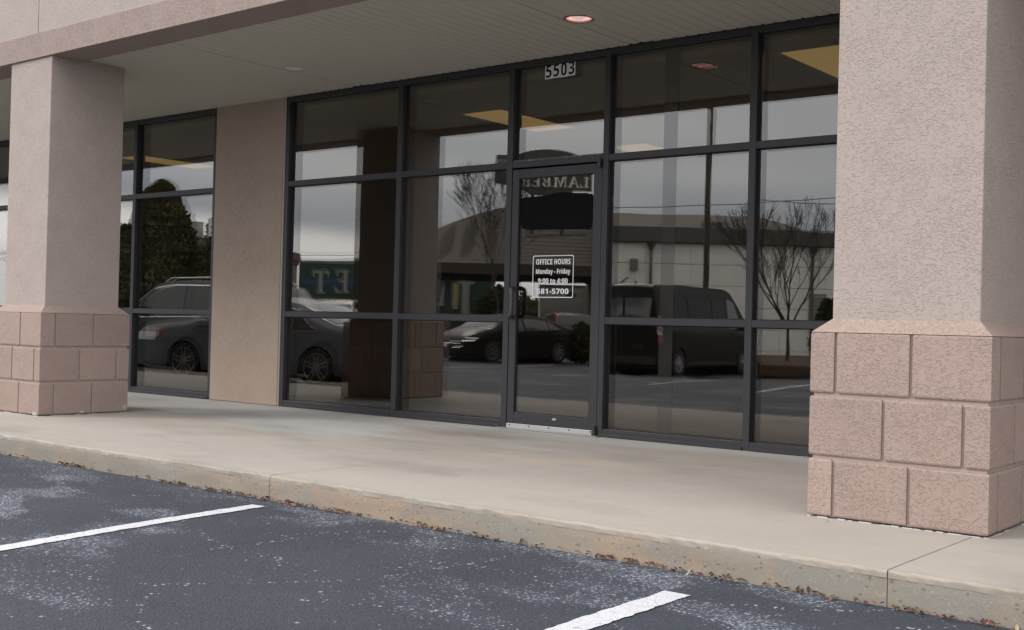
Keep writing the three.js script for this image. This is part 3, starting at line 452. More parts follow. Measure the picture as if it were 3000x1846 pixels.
function vehicle(c) { // nose at +x, base at y = 0
  const t = thing(c.name, c.label, c.category, c.at, c.turn), L2 = c.L / 2, top = smoothCurve(c.top, 0.1), belt = curve(c.belt), R0 = c.arch;
  const bottom = (x) => { let b = c.sill + 0.05 * sm(L2 - 0.5, L2, Math.abs(x)); for (const w of c.wheels) { const d = Math.abs(x - w); if (d < R0) b = Math.max(b, c.wr + Math.sqrt(R0 * R0 - d * d)); } return b; };
  const plan = (x) => { const q = Math.max(0, (Math.abs(x) - L2 * c.straight) / (L2 * (1 - c.straight))); return 1 - (x > 0 ? c.noseIn : c.tailIn) * q * q; };
  const width = (x, y) => { const b = belt(x), ty = Math.min(top(x), 3); let w = c.W / 2 * plan(x); if (y > b) w *= 1 - c.tumble * Math.pow((y - b) / (c.roof - b), 1.15); else w *= 1 - 0.07 * Math.pow((b - 0.12 - y) / b, 2); w *= 1 - 0.06 * sm(0.09, 0, ty - y); const crease = b - 0.13; w += 0.012 * Math.exp(-(((y - crease) / 0.03) ** 2)); return w; };
  const bodyG = [];
  for (const s of [1, -1]) bodyG.push(grid(150, 18, (u, v) => { const x = lerp(-L2, L2, u), b = bottom(x), T = Math.max(top(x), b + 0.02), y = lerp(b, T, v); return [x, y, s * width(x, y)]; }));
  bodyG.push(grid(150, 8, (u, v) => { const x = lerp(-L2, L2, u), T = Math.max(top(x), bottom(x) + 0.02), w = width(x, T), q = v * 2 - 1; return [x, T + (1 - q * q) * 0.035, q * w]; }));
  for (const e of [-L2, L2]) bodyG.push(grid(8, 10, (u, v) => { const b = bottom(e), y = lerp(b, top(e), v), q = u * 2 - 1; return [e + Math.sign(e) * 0.07 * (1 - q * q) * (0.5 + 0.5 * Math.sin(v * Math.PI)), y + (v === 1 ? (1 - q * q) * 0.035 : 0), q * width(e, y)]; }));
  part('body', bodyG, c.paint, t);
  // underside and dark arches
  part('underbody', [new THREE.BoxGeometry(c.L - 0.5, 0.25, c.W * 0.8).translate(0, c.sill + 0.06, 0), ...c.wheels.map((w) => new THREE.CylinderGeometry(R0 + 0.005, R0 + 0.005, c.W * 0.9, 24, 1, true).rotateX(Math.PI / 2).translate(w, c.wr, 0))], plastic, t);
  const side = (s, x0, x1, yb, yt, off = 0.006, nx = 12, ny = 6) => grid(nx, ny, (u, v) => { const xb = lerp(x0[0], x1[0], u), xt = lerp(x0[1], x1[1], u), x = lerp(xb, xt, v), y = lerp(typeof yb === 'function' ? yb(x) : yb, typeof yt === 'function' ? yt(x) : yt, v); return [x, y, s * (width(x, y) + off)]; });
  for (const s of [1, -1]) {
    for (const w of c.windows) part('side_window', side(s, [w[0], w[2]], [w[1], w[3]], (x) => belt(x) + (w[4] ?? 0.02), (x) => Math.min(c.roof, top(x)) - (w[5] ?? 0.11)), w[6] ?? glassCar, t);
    if (c.trim) part('window_trim', side(s, [c.trim[0], c.trim[0]], [c.trim[1], c.trim[1]], (x) => belt(x) - 0.012, (x) => belt(x) + 0.012, 0.01, 24, 1), chrome, t);
    if (c.trimTop) part('window_trim', side(s, [c.trimTop[0], c.trimTop[0]], [c.trimTop[1], c.trimTop[1]], (x) => Math.min(c.roof, top(x)) - 0.105, (x) => Math.min(c.roof, top(x)) - 0.08, 0.01, 30, 1), chrome, t);
    if (c.hockey) part('window_trim', side(s, [c.hockey[0], c.hockey[1]], [c.hockey[0] + 0.05, c.hockey[1] + 0.05], (x) => belt(x), (x) => Math.min(c.roof, top(x)) - 0.085, 0.011, 2, 10), chrome, t);
    for (const [k, m] of [['headlight', clearLens], ['tail_light', redLens], ['turn_light', amber]]) for (const w of c[k] ?? []) part(k, side(s, [w[0], w[2]], [w[1], w[3]], w[4], w[5], 0.012, 8, 4), w[6] ?? m, t);
    for (const w of c.handles ?? []) part('door_handle', new RoundedBoxGeometry(0.2, 0.03, 0.03, 2, 0.012).translate(w, belt(w) - 0.09, s * (width(w, belt(w) - 0.09) + 0.02)), c.handleMat ?? c.paint, t);
    for (const w of c.seams ?? []) part('door_seam', side(s, [w, w], [w + 0.012, w + 0.012], c.sill + 0.08, (x) => belt(x), 0.004, 1, 8), plastic, t);
    part('mirror', [new RoundedBoxGeometry(0.16, 0.14, 0.22, 3, 0.05).translate(c.mirror, belt(c.mirror) + 0.09, s * (c.W / 2 + 0.09))], c.mirrorMat ?? c.paint, t);
    if (c.skirt) part('side_skirt', side(s, [c.wheels[0] + R0, c.wheels[0] + R0], [c.wheels[1] - R0, c.wheels[1] - R0], c.sill + 0.005, c.sill + 0.12, 0.012, 10, 2), c.skirt, t);
    if (c.rails) part('roof_rail', tube([[c.rails[0], c.roof - 0.03, s * c.W * 0.36], [c.rails[0] + 0.18, c.roof + 0.05, s * c.W * 0.36], [(c.rails[0] + c.rails[1]) / 2, c.roof + 0.075, s * c.W * 0.365], [c.rails[1] - 0.18, c.roof + 0.05, s * c.W * 0.36], [c.rails[1], c.roof - 0.05, s * c.W * 0.36]], 0.02, 40, 6), chrome, t);
    for (const w of c.wheels) {
      const wg = sub('wheel', t); wg.position.set(w, c.wr, s * (c.W / 2 - 0.115)); const r = c.wr, q = c.rim ?? 0.7;
      part('tyre', new THREE.LatheGeometry([[r * q, -0.1], [r * 0.96, -0.105], [r, -0.07], [r, 0.07], [r * 0.96, 0.105], [r * q, 0.1]].map((p) => new THREE.Vector2(...p)), 40).rotateX(Math.PI / 2), rubber, wg);
      part('rim', [new THREE.CylinderGeometry(r * q, r * q, 0.12, 32).rotateX(Math.PI / 2).translate(0, 0, s * 0.012)], c.rimBack ?? rimDark, wg);
      const sp = []; for (let k = 0; k < c.spokes; k++) for (const o of c.double ? [-0.13, 0.13] : [0]) { const b = new THREE.BoxGeometry(r * q * 0.86, c.double ? 0.022 : 0.045, 0.02).translate(r * q * 0.55, 0, 0); b.rotateZ(o * 0.55).translate(0, o * 0.16, 0).rotateZ(k / c.spokes * 6.2832 + 0.3).translate(0, 0, s * 0.085); sp.push(b); }
      sp.push(new THREE.TorusGeometry(r * q * 0.96, 0.012, 6, 36).translate(0, 0, s * 0.085), new THREE.CylinderGeometry(0.06, 0.07, 0.03, 16).rotateX(Math.PI / 2).translate(0, 0, s * 0.088));
      part('spokes', sp, c.rimMat ?? rimSilver, wg);
    }
  }
  const skin = (x0, x1, k0, k1, off = 0.008) => grid(10, 8, (u, v) => { const x = lerp(x0, x1, u), T = top(x), q = (v * 2 - 1) * lerp(k0, k1, u), w = width(x, T), sl = (top(x + 0.02) - top(x - 0.02)) / 0.04, n = Math.hypot(1, sl); return [x - sl / n * off, T + (1 - q * q) * 0.035 + off / n, q * w]; });
  for (const [n, a] of [['windshield', c.windshield], ['rear_window', c.rearGlass], ['moonroof', c.moonroof]]) if (a) part(n, skin(a[0], a[1], a[2] ?? 0.92, a[3] ?? 0.92), glassCar, t);
  const endPatch = (e, q0, q1, y0, y1, off = 0.012) => grid(10, 3, (u, v) => { const q = lerp(q0, q1, u), y = lerp(y0, y1, v), vv = (y - bottom(e)) / (top(e) - bottom(e)); return [e + Math.sign(e) * (0.07 * (1 - q * q) * (0.5 + 0.5 * Math.sin(vv * Math.PI)) + off), y, q * width(e, y)]; });
  for (const [n, e, q0, q1, y0, y1, m] of c.ends) part(n, endPatch(e * L2, q0, q1, y0, y1), { plastic, clearLens, redLens, glassCar, chrome, plateMat, plateDim: rimDark, lamp: c.lampMat }[m], t);
  return t;
}
const headingTo = (rear, nose) => Math.atan2(-(nose[2] - rear[2]), nose[0] - rear[0]);
// dark grey sedan parked along the kerb at left
{
  const f = [-13.2, 0, 5.12], r = [-10.52, 0, 5.86], h = headingTo(r, f), nx = Math.sin(h), nz = Math.cos(h); // wheels on its right side
  const mid = [(f[0] + r[0]) / 2, 0, (f[2] + r[2]) / 2], side = [-nx, -nz], W2 = 0.88;
  // the measured wheels are on the side facing the glass (-z)
  const sg = nz < 0 ? 1 : -1, c = [mid[0] - sg * nx * W2, 0, mid[2] - sg * nz * W2];
  vehicle({ name: 'grey_sedan', label: 'dark grey sedan mirrored in the narrow window and left storefront pane, five double-spoke wheels', category: 'car', at: gnd(c), turn: h, L: 5.1, W: 1.85, roof: 1.46, sill: 0.2, wr: 0.335, arch: 0.37, rim: 0.76, wheels: [-1.43, 1.35], straight: 0.62, noseIn: 0.17, tailIn: 0.16, tumble: 0.24,
    top: [[-2.55, 0.86], [-2.4, 0.99], [-1.75, 1.06], [-1.0, 1.34], [-0.3, 1.45], [0.25, 1.45], [0.65, 1.37], [1.25, 1.07], [1.9, 1.0], [2.4, 0.93], [2.52, 0.8], [2.55, 0.7]], belt: [[-2.45, 0.95], [-1.3, 0.95], [1.2, 0.92], [2.45, 0.8]],
    windows: [[-1.42, -0.95, -1.12, -0.9], [-0.9, 0.02, -0.85, 0.04], [0.1, 1.1, 0.12, 0.62]], trim: [-1.5, 1.15], trimTop: [-1.05, 0.6], hockey: [-1.52, -1.1], windshield: [0.72, 1.22, 0.86, 0.9], rearGlass: [-1.7, -1.05, 0.88, 0.84], handles: [-0.75, 0.25], handleMat: chrome, seams: [-0.88, 0.06, 1.12], mirror: 0.86,
    headlight: [[1.98, 2.5, 1.95, 2.5, 0.69, 0.84]], turn_light: [[1.86, 1.98, 1.78, 1.98, 0.76, 0.84]], tail_light: [[-2.44, -2.15, -2.44, -2.05, 0.82, 0.98]],
    ends: [['grille', 1, -0.6, 0.6, 0.4, 0.6, 'plastic'], ['headlight', 1, -0.98, -0.62, 0.56, 0.66, 'clearLens'], ['headlight', 1, 0.62, 0.98, 0.56, 0.66, 'clearLens'], ['tail_light', -1, -0.98, -0.5, 0.78, 0.88, 'redLens'], ['tail_light', -1, 0.5, 0.98, 0.78, 0.88, 'redLens'], ['licence_plate', -1, -0.18, 0.18, 0.62, 0.74, 'plateMat']], spokes: 5, double: true, paint: paint(0.19, 0.198, 0.22, 0.35) });
  // large dark suv parked behind it
  const s2 = at(330, 725, 26), c2 = [s2[0] + 0.7, 0, s2[2] + 1.3];
  vehicle({ name: 'dark_suv', label: 'large dark sport utility vehicle with bright roof rails mirrored behind the grey sedan', category: 'car', at: gnd(c2), turn: h, L: 5.0, W: 1.98, roof: 1.84, sill: 0.28, wr: 0.38, arch: 0.42, wheels: [-1.5, 1.45], straight: 0.6, noseIn: 0.18, tailIn: 0.12, tumble: 0.2,
    top: [[-2.5, 1.15], [-2.42, 1.4], [-2.15, 1.74], [-1.2, 1.83], [0.3, 1.83], [0.7, 1.76], [1.35, 1.24], [2.1, 1.14], [2.4, 1.05], [2.5, 0.85]], belt: [[-2.5, 1.2], [1.3, 1.1], [2.5, 0.98]],
    windows: [[-2.15, -1.35, -2.0, -1.35], [-1.2, -0.25, -1.2, -0.22], [-0.15, 1.15, -0.12, 0.66]], trim: [-2.2, 1.25], trimTop: [-2.05, 0.72], windshield: [0.76, 1.34, 0.88, 0.92], rearGlass: [-2.44, -2.18, 0.8, 0.8], handles: [-1.0, 0.1], seams: [-1.25, -0.18, 1.15], mirror: 0.92, rails: [-1.95, 0.55],
    headlight: [[2.1, 2.46, 2.1, 2.46, 0.84, 0.96]], tail_light: [[-2.49, -2.25, -2.49, -2.2, 1.0, 1.2]], ends: [['grille', 1, -0.6, 0.6, 0.55, 0.82, 'chrome'], ['licence_plate', -1, -0.18, 0.18, 0.9, 1.02, 'plateMat']], spokes: 6, paint: paint(0.05, 0.052, 0.056, 0.5) });
}
// black sedan with lit strip lamps, facing the building across the aisle
{
  const lampMat = new THREE.MeshStandardMaterial({ color: 0xffffff, emissive: rgb(1, 0.97, 0.9), emissiveIntensity: 1.3 });
  const f = at(1438 / S, 1030 / S, 34), r = at(1636 / S, 1016 / S, 35.86), h = headingTo(r, f), nx = Math.sin(h), nz = Math.cos(h), mid = [(f[0] + r[0]) / 2, 0, (f[2] + r[2]) / 2];
  const sg = nx > 0 ? 1 : -1, c = [mid[0] - sg * nx * 0.84, 0, mid[2] - sg * nz * 0.84];
  const t = vehicle({ name: 'black_sedan', label: 'black sedan with two thin lit front lamps mirrored beside the door', category: 'car', at: gnd(c), turn: h, L: 4.68, W: 1.82, roof: 1.43, sill: 0.18, wr: 0.325, arch: 0.36, wheels: [-1.38, 1.34], straight: 0.55, noseIn: 0.3, tailIn: 0.22, tumble: 0.25,
    top: [[-2.34, 0.95], [-2.2, 1.08], [-1.75, 1.14], [-0.9, 1.36], [-0.2, 1.42], [0.25, 1.41], [0.7, 1.3], [1.3, 1.0], [1.9, 0.86], [2.25, 0.72], [2.34, 0.6]], belt: [[-2.34, 1.02], [-1.3, 0.98], [1.2, 0.88], [2.34, 0.74]],
    windows: [[-1.5, -1.0, -1.1, -0.92], [-0.95, 0.0, -0.88, 0.02], [0.08, 1.08, 0.1, 0.6]], windshield: [0.72, 1.26, 0.86, 0.9], rearGlass: [-1.7, -0.95, 0.88, 0.84], handles: [-0.75, 0.25], seams: [-0.9, 0.05, 1.08], mirror: 0.86,
    headlight: [[1.98, 2.3, 1.92, 2.3, 0.635, 0.675, lampMat]], tail_light: [[-2.33, -2.1, -2.33, -2.0, 0.86, 0.98]],
    ends: [['lamp_strip', 1, -0.99, 0.99, 0.56, 0.578, 'lamp'], ['lower_lamp', 1, -0.97, -0.5, 0.44, 0.458, 'lamp'], ['lower_lamp', 1, 0.5, 0.97, 0.44, 0.458, 'lamp'], ['grille', 1, -0.55, 0.55, 0.3, 0.42, 'plastic'], ['licence_plate', 1, -0.17, 0.17, 0.46, 0.56, 'plateMat']], lampMat, spokes: 8, rimMat: std(0.3, 0.3, 0.31, 0.3, { metalness: 0.8 }), paint: paint(0.01, 0.011, 0.012, 0.22) });
}
// black passenger van seen from behind
{
  const f = [-11.49, 0, 22.96], r = [-11.38, 0, 19.21], h = headingTo(r, f), nx = Math.sin(h), nz = Math.cos(h), mid = [(f[0] + r[0]) / 2, 0, (f[2] + r[2]) / 2];
  const sg = nx > 0 ? 1 : -1, c = [mid[0] - sg * nx * 0.95, 0, mid[2] - sg * nz * 0.95];
  vehicle({ name: 'black_van', label: 'black passenger van seen from behind, mirrored in the panes right of the door', category: 'van', at: gnd(c), turn: h, L: 5.95, W: 2.06, roof: 2.42, sill: 0.3, wr: 0.36, arch: 0.42, rim: 0.62, wheels: [-1.86, 1.89], straight: 0.82, noseIn: 0.22, tailIn: 0.05, tumble: 0.16,
    top: [[-2.975, 2.3], [-2.9, 2.4], [-1.5, 2.44], [0.9, 2.42], [1.3, 2.33], [2.15, 1.5], [2.6, 1.3], [2.975, 1.02]], belt: [[-2.975, 1.34], [1.5, 1.3], [2.975, 1.1]],
    windows: [[-2.75, -1.5, -2.7, -1.5, 0.04, 0.34, privacy], [-1.36, -0.1, -1.36, -0.1, 0.04, 0.34, privacy], [0.02, 0.74, 0.02, 0.76, 0.04, 0.34, privacy], [0.92, 1.85, 0.92, 1.36, 0.02, 0.26]], windshield: [1.36, 2.2, 0.88, 0.92], handles: [0.3, 1.06], handleMat: plastic, seams: [-0.1, 0.85, 1.85], mirror: 1.85, mirrorMat: plastic, skirt: plastic,
    headlight: [[2.5, 2.9, 2.45, 2.88, 0.9, 1.1]], tail_light: [[-2.965, -2.76, -2.965, -2.78, 0.9, 1.62], [-2.968, -2.78, -2.968, -2.8, 1.12, 1.22, clearLens]],
    ends: [['rear_window', -1, -0.9, -0.04, 1.38, 2.06, 'glassCar'], ['rear_window', -1, 0.04, 0.9, 1.38, 2.06, 'glassCar'], ['bumper', -1, -0.98, 0.98, 0.36, 0.56, 'plastic'], ['licence_plate', -1, -0.62, -0.3, 0.72, 0.84, 'plateDim'], ['grille', 1, -0.6, 0.6, 0.5, 0.8, 'plastic']], spokes: 5, double: true, rimBack: std(0.25, 0.25, 0.26, 0.4, { metalness: 0.7 }), rimMat: rimSilver, paint: paint(0.008, 0.008, 0.009, 0.25) });
}
// red hatchback, tail to the viewer, and a pale pickup far off
{
  const p = at(1362, 775, 46);
  vehicle({ name: 'red_car', label: 'red hatchback seen from behind, mirrored in the door glass past the black sedan', category: 'car', at: gnd(p), turn: FACE + R(-98), L: 4.3, W: 1.82, roof: 1.62, sill: 0.2, wr: 0.33, arch: 0.36, wheels: [-1.3, 1.3], straight: 0.7, noseIn: 0.2, tailIn: 0.08, tumble: 0.2,
    top: [[-2.15, 1.05], [-2.1, 1.2], [-1.85, 1.54], [-0.6, 1.62], [0.3, 1.58], [0.75, 1.45], [1.35, 1.05], [2.0, 0.92], [2.15, 0.7]], belt: [[-2.15, 1.05], [1.2, 0.98], [2.15, 0.8]], windows: [[-1.7, -0.9, -1.55, -0.9], [-0.8, 0.1, -0.8, 0.1], [0.2, 1.1, 0.2, 0.7]], windshield: [0.8, 1.35], rearGlass: [-2.12, -1.87, 0.86, 0.86], mirror: 0.9, tail_light: [[-2.14, -1.95, -2.14, -1.9, 0.8, 1.02]], ends: [['bumper', -1, -0.95, 0.95, 0.3, 0.5, 'plastic'], ['licence_plate', -1, -0.2, 0.2, 0.62, 0.76, 'plateMat']], spokes: 5, paint: paint(0.13, 0.022, 0.024) });
  const q = at(812, 775, 46);
  vehicle({ name: 'white_suv', label: 'pale sport utility vehicle mirrored far off in front of the green trailer', category: 'car', at: gnd(q), turn: FACE + R(100), L: 5.0, W: 2.0, roof: 1.9, sill: 0.3, wr: 0.38, arch: 0.42, wheels: [-1.5, 1.5], straight: 0.75, noseIn: 0.12, tailIn: 0.1, tumble: 0.16,
    top: [[-2.5, 1.2], [-2.4, 1.78], [-1.0, 1.9], [0.3, 1.88], [0.65, 1.8], [1.15, 1.26], [2.2, 1.18], [2.5, 0.95]], belt: [[-2.5, 1.2], [1.2, 1.15], [2.5, 1.0]], windows: [[-2.3, -1.2, -2.2, -1.2], [-1.1, 0.0, -1.1, 0.0], [0.1, 1.0, 0.1, 0.62]], windshield: [0.7, 1.16], rearGlass: [-2.48, -2.42, 0.8, 0.8], mirror: 0.9, headlight: [[2.15, 2.45, 2.15, 2.45, 0.85, 1.0]], ends: [['grille', 1, -0.65, 0.65, 0.6, 0.9, 'plastic'], ['headlight', 1, -0.98, -0.7, 0.7, 0.9, 'clearLens'], ['headlight', 1, 0.7, 0.98, 0.7, 0.9, 'clearLens']], spokes: 6, paint: paint(0.6, 0.58, 0.53) });
}

// --- buildings, sign and street furniture across the lot
const lp = (g) => { g.updateMatrixWorld(true); const inv = g.matrixWorld.clone().invert(); return (px, py, d) => { const v = new THREE.Vector3(...at(px, py, d)).applyMatrix4(inv); return [v.x, v.y, v.z]; }; };
const faced = (name, label, category, p, group) => thing(name, label, category, gnd(p), FACE, group);
const facing = (g) => g.rotateY(Math.PI); // lettering that reads from the viewer's side (local -z)
{ // long low white-walled building with dark metal fascia
  const t = faced('white_building', 'low white panel-walled building with dark fascia and brown roof, mirrored right of the door', 'building', at(1740, 700, 48)), L = lp(t);
  const x0 = L(1440, 700, 48)[0], x1 = L(2090, 700, 48)[0], yf = 4.66, yt = 5.3, wall = std(0.88, 0.86, 0.79, 0.85, { bumpMap: grain, bumpScale: 0.003 }), fascia = std(0.085, 0.088, 0.08, 0.5), roofM = std(0.13, 0.11, 0.092, 0.85);
  part('wall_backing', box(x0, x1, -0.5, yf, 0.05, 9), std(0.3, 0.29, 0.26, 0.9), t);
  const rows = [-0.5, 0.35, 1.22, 2.08, 2.95, 3.82, yf], cols = 6, wd = (x1 - x0) / cols;
  for (let r = 0; r < rows.length - 1; r++) for (let k = 0; k < cols; k++) part('wall_panel', box(x0 + k * wd + 0.006, x0 + (k + 1) * wd - 0.006, rows[r] + 0.012, rows[r + 1] - 0.012, 0, 0.06, 0.008), wall, t);
  part('fascia', box(x0 - 0.1, x1 + 0.1, yf, yt, -0.25, 9.1, 0.03), fascia, t);
  const xr = L(1826, 520, 52)[0], xe = L(1892, 545, 52)[0], yr = 6.25;
  part('roof', [quad([x0, yt, 0.3], [xe, yt, 0.3], [xr, yr, 4.4], [x0, yr, 4.4]), quad([xe, yt, 0.3], [xe, yt, 8.6], [xr, yr, 4.4], [xr, yr, 4.4]), quad([xe, yt, 8.6], [x0, yt, 8.6], [x0, yr, 4.4], [xr, yr, 4.4])], roofM, t);
  const ux = L(1718, 540, 48)[0]; part('roof_vent', [box(ux - 0.4, ux + 0.4, 5.25, 5.62, 0.5, 1.3, 0.02), ...[0, 1, 2].map((k) => box(ux - 0.36, ux + 0.36, 5.3 + k * 0.1, 5.34 + k * 0.1, 0.44, 0.5))], std(0.2, 0.19, 0.17, 0.7), t);
  for (const px of [1562, 1950]) { const x = L(px, 640, 48)[0], d = part('downspout', box(x - 0.05, x + 0.05, 0, 4.4, -0.12, -0.03, 0.01), std(0.12, 0.105, 0.09, 0.6), t); part('conductor_head', (() => { const g = new THREE.CylinderGeometry(0.26, 0.09, 0.32, 4).rotateY(Math.PI / 4).translate(x, 4.48, -0.14); return g; })(), std(0.11, 0.1, 0.085, 0.6), d); }
  const lx = L(1522, 600, 48)[0]; part('wall_light', [box(lx - 0.17, lx + 0.17, 3.62, 3.98, -0.2, -0.001, 0.03), box(lx - 0.15, lx + 0.15, 3.5, 3.615, -0.26, -0.02, 0.02)], std(0.2, 0.19, 0.17, 0.5), t);
  const gx = L(1486, 660, 48)[0]; part('vent_pipe', tube([[gx, 0.5, -0.08], [gx, 2.6, -0.08], [gx + 0.06, 2.95, -0.12], [gx + 0.22, 3.12, -0.2], [gx + 0.34, 3.2, -0.26]], 0.045, 30, 8), std(0.3, 0.28, 0.25, 0.5), t);
  const vx = L(1968, 700, 48)[0]; const lv = part('louvre', box(vx - 0.45, vx + 0.3, 1.6, 2.75, -0.04, -0.001, 0.01), std(0.25, 0.24, 0.22, 0.6), t); for (let k = 0; k < 7; k++) part('slat', box(vx - 0.42, vx + 0.27, 1.66 + k * 0.155, 1.72 + k * 0.155, -0.075, -0.041, 0.006), std(0.33, 0.32, 0.29, 0.6), lv);
  const dx = L(1520, 632, 48)[0] + 0.12; part('spigot', new THREE.SphereGeometry(0.06, 12, 8).translate(dx, 3.0, -0.04), plastic, t);
}
{ // big brown roof on posts, open underneath
  const t = faced('hip_roof_canopy', 'large brown shingled roof on dark posts mirrored behind the door', 'building', at(1230, 700, 52)), L = lp(t), roofM = std(0.135, 0.118, 0.1, 0.9);
  const e = [L(985, 640, 48), L(1445, 640, 48)], ye = 3.62, top = [[985, 572], [1055, 546], [1100, 528], [1150, 512], [1200, 499], [1260, 494], [1330, 496], [1400, 502], [1445, 508]].map(([x, y]) => L(x, y, 52));
  const ex = (i) => lerp(e[0][0], e[1][0], i / (top.length - 1));
  const rows = 16, faces = [];
  // shingle courses, each lapped over the one below
  for (let r = 0; r < rows; r++) { const g = []; for (let i = 0; i < top.length - 1; i++) { const pt = (k, v) => { const a = [ex(k), ye, e[0][2]], b = top[k]; return [lerp(a[0], b[0], v), lerp(a[1], b[1], v) + 0.0, lerp(a[2], b[2], v)]; }; const up = (p, o) => [p[0], p[1] + o, p[2]]; g.push(quad(up(pt(i, r / rows), 0.012), up(pt(i + 1, r / rows), 0.012), pt(i + 1, (r + 1) / rows), pt(i, (r + 1) / rows))); } part('shingle_course', g, roofM, t); }
  part('roof_backing', [...top.slice(0, -1).map((p, i) => quad([ex(i), ye - 0.02, e[0][2]], [ex(i + 1), ye - 0.02, e[0][2]], [top[i + 1][0], top[i + 1][1] - 0.02, top[i + 1][2]], [p[0], p[1] - 0.02, p[2]])), ...top.slice(0, -1).map((p, i) => quad([p[0], p[1] - 0.02, p[2]], [top[i + 1][0], top[i + 1][1] - 0.02, top[i + 1][2]], [ex(i + 1), ye, 3.6], [ex(i), ye, 3.6]))], std(0.06, 0.052, 0.045, 0.95), t);
  part('eave_board', box(e[0][0] - 0.1, e[1][0] + 0.1, ye - 0.42, ye, e[0][2] - 0.06, e[0][2] + 0.06), std(0.05, 0.043, 0.037, 0.8), t);
  part('ceiling', box(e[0][0], e[1][0], ye - 0.45, ye - 0.4, e[0][2] + 0.061, 3.5), std(0.08, 0.07, 0.06, 0.9), t);
  for (const px of [1000, 1076, 1228, 1440]) { const x = L(px, 700, 48.6)[0]; part('post', box(x - 0.16, x + 0.16, -0.6, ye - 0.45, L(px, 700, 48.6)[2], L(px, 700, 48.6)[2] + 0.32, 0.02), std(0.045, 0.045, 0.048, 0.7), t); }
}
{ // arched signboard on the roof
  const t = faced('roof_sign', 'dark arched signboard with pale serif lettering LAMBER mirrored at the top of the door', 'sign', at(1310, 470, 50)), L = lp(t), d = 50, sm1 = std(0.07, 0.072, 0.062, 0.6), gold = std(0.42, 0.4, 0.34, 0.6);
  const A = L(1190, 368, d), B = L(1424, 368, d), y0 = L(1300, 456, d)[1], y1 = L(1300, 376, d)[1], z = A[2], w = B[0] - A[0];
  const s = new THREE.Shape(); s.moveTo(A[0], y0 + 0.25); s.lineTo(A[0], y1); s.lineTo(A[0] + w * 0.2, y1); s.quadraticCurveTo(A[0] + w * 0.55, y1 + 0.62, A[0] + w * 0.9, y1); s.lineTo(B[0], y1); s.lineTo(B[0], y0); s.lineTo(B[0] - w * 0.19, y0); s.quadraticCurveTo(B[0] - w * 0.23, y0 - 0.2, B[0] - w * 0.38, y0 - 0.2); s.lineTo(A[0] + w * 0.38, y0 - 0.2); s.quadraticCurveTo(A[0] + w * 0.2, y0 + 0.25, A[0], y0 + 0.25);
  part('board', boxUV(new THREE.ExtrudeGeometry(s, { depth: 0.15, bevelEnabled: true, bevelSize: 0.02, bevelThickness: 0.02, bevelSegments: 2 }).translate(0, 0, z)), sm1, t);
  const ly = L(1300, 449, d)[1], lx = L(1333, 440, d)[0], lw = L(1416, 440, d)[0] - L(1250, 440, d)[0];
  const g = words('LAMBER', serif, 0, 0, lw, L(1300, 424, d)[1] - ly, 0, 0.04); facing(g); g.translate(lx, ly, z - 0.03); part('lettering', g, std(0.75, 0.72, 0.64, 0.6), t);
  const g2 = words('no', serif, 0, 0, 0, 0.32, 0, 0.04); facing(g2); g2.translate(L(1209, 385, d)[0], L(1209, 397, d)[1], z - 0.03); part('small_lettering', g2, gold, t);
  for (const q of [0.4, 0.7]) part('post', box(A[0] + w * q - 0.08, A[0] + w * q + 0.08, y0 - 2.2, y0 - 0.2, z + 0.03, z + 0.12), std(0.05, 0.05, 0.05, 0.7), t);
}
function trailer(label, px0, px1, d, y0, y1, m, extra) {
  const t = faced('semi_trailer', label, 'trailer', at((px0 + px1) / 2, 700, d)), L = lp(t), a = L(px0, 700, d)[0], b = L(px1, 700, d)[0];
  part('box_body', box(a, b, y0, y1, 0, 2.5, 0.05), m, t);
  part('side_rail', [box(a, b, y0 - 0.12, y0 - 0.001, -0.01, 2.5), box(a, b, y1 - 0.1, y1 + 0.02, -0.03, 0.03)], std(0.3, 0.3, 0.3, 0.5, { metalness: 0.5 }), t);
  for (const x of [a + 1.2, a + 2.5, b - 1.2]) part('wheel', new THREE.CylinderGeometry(0.5, 0.5, 0.3, 24).rotateX(Math.PI / 2).translate(x, 0.45, 0.25), rubber, t);
  extra(t, L, a, b); return t;
}
trailer('dark green trailer with big pale block letters mirrored in the left storefront pane', 716, 1185, 60, 0.95, 4.25, std(0.022, 0.058, 0.044, 0.5), (t, L) => {
  const pale = std(0.3, 0.31, 0.28, 0.6), put = (n, s, px, w, h, y, m) => { const g = words(s, serif, 0, 0, w, h, 0, 0.03); facing(g); g.translate(L(px, 700, 60)[0], y, -0.031); part(n, g, m, t); };
  put('letter', 'T', 770, 0.85, 1.15, 2.6, pale); put('letter', 'E', 822, 0.75, 1.15, 2.65, pale); put('letter', 'A', 1072, 0.95, 1.3, 2.05, pale); put('letter', 'J', 1122, 0.95, 1.4, 1.9, pale);
  const x0 = L(724, 700, 60)[0], x1 = L(1010, 700, 60)[0]; part('blue_stripe', box(x0, x1, 3.05, 3.3, -0.012, -0.001), std(0.04, 0.075, 0.17, 0.5), t); part('pale_stripe', box(x0 + 0.6, x0 + 2.2, 2.1, 2.3, -0.012, -0.001), pale, t); part('yellow_panel', box(L(1088, 700, 60)[0], L(1102, 700, 60)[0], 1.9, 3.2, -0.04, -0.001), std(0.36, 0.31, 0.16, 0.6), t);
});
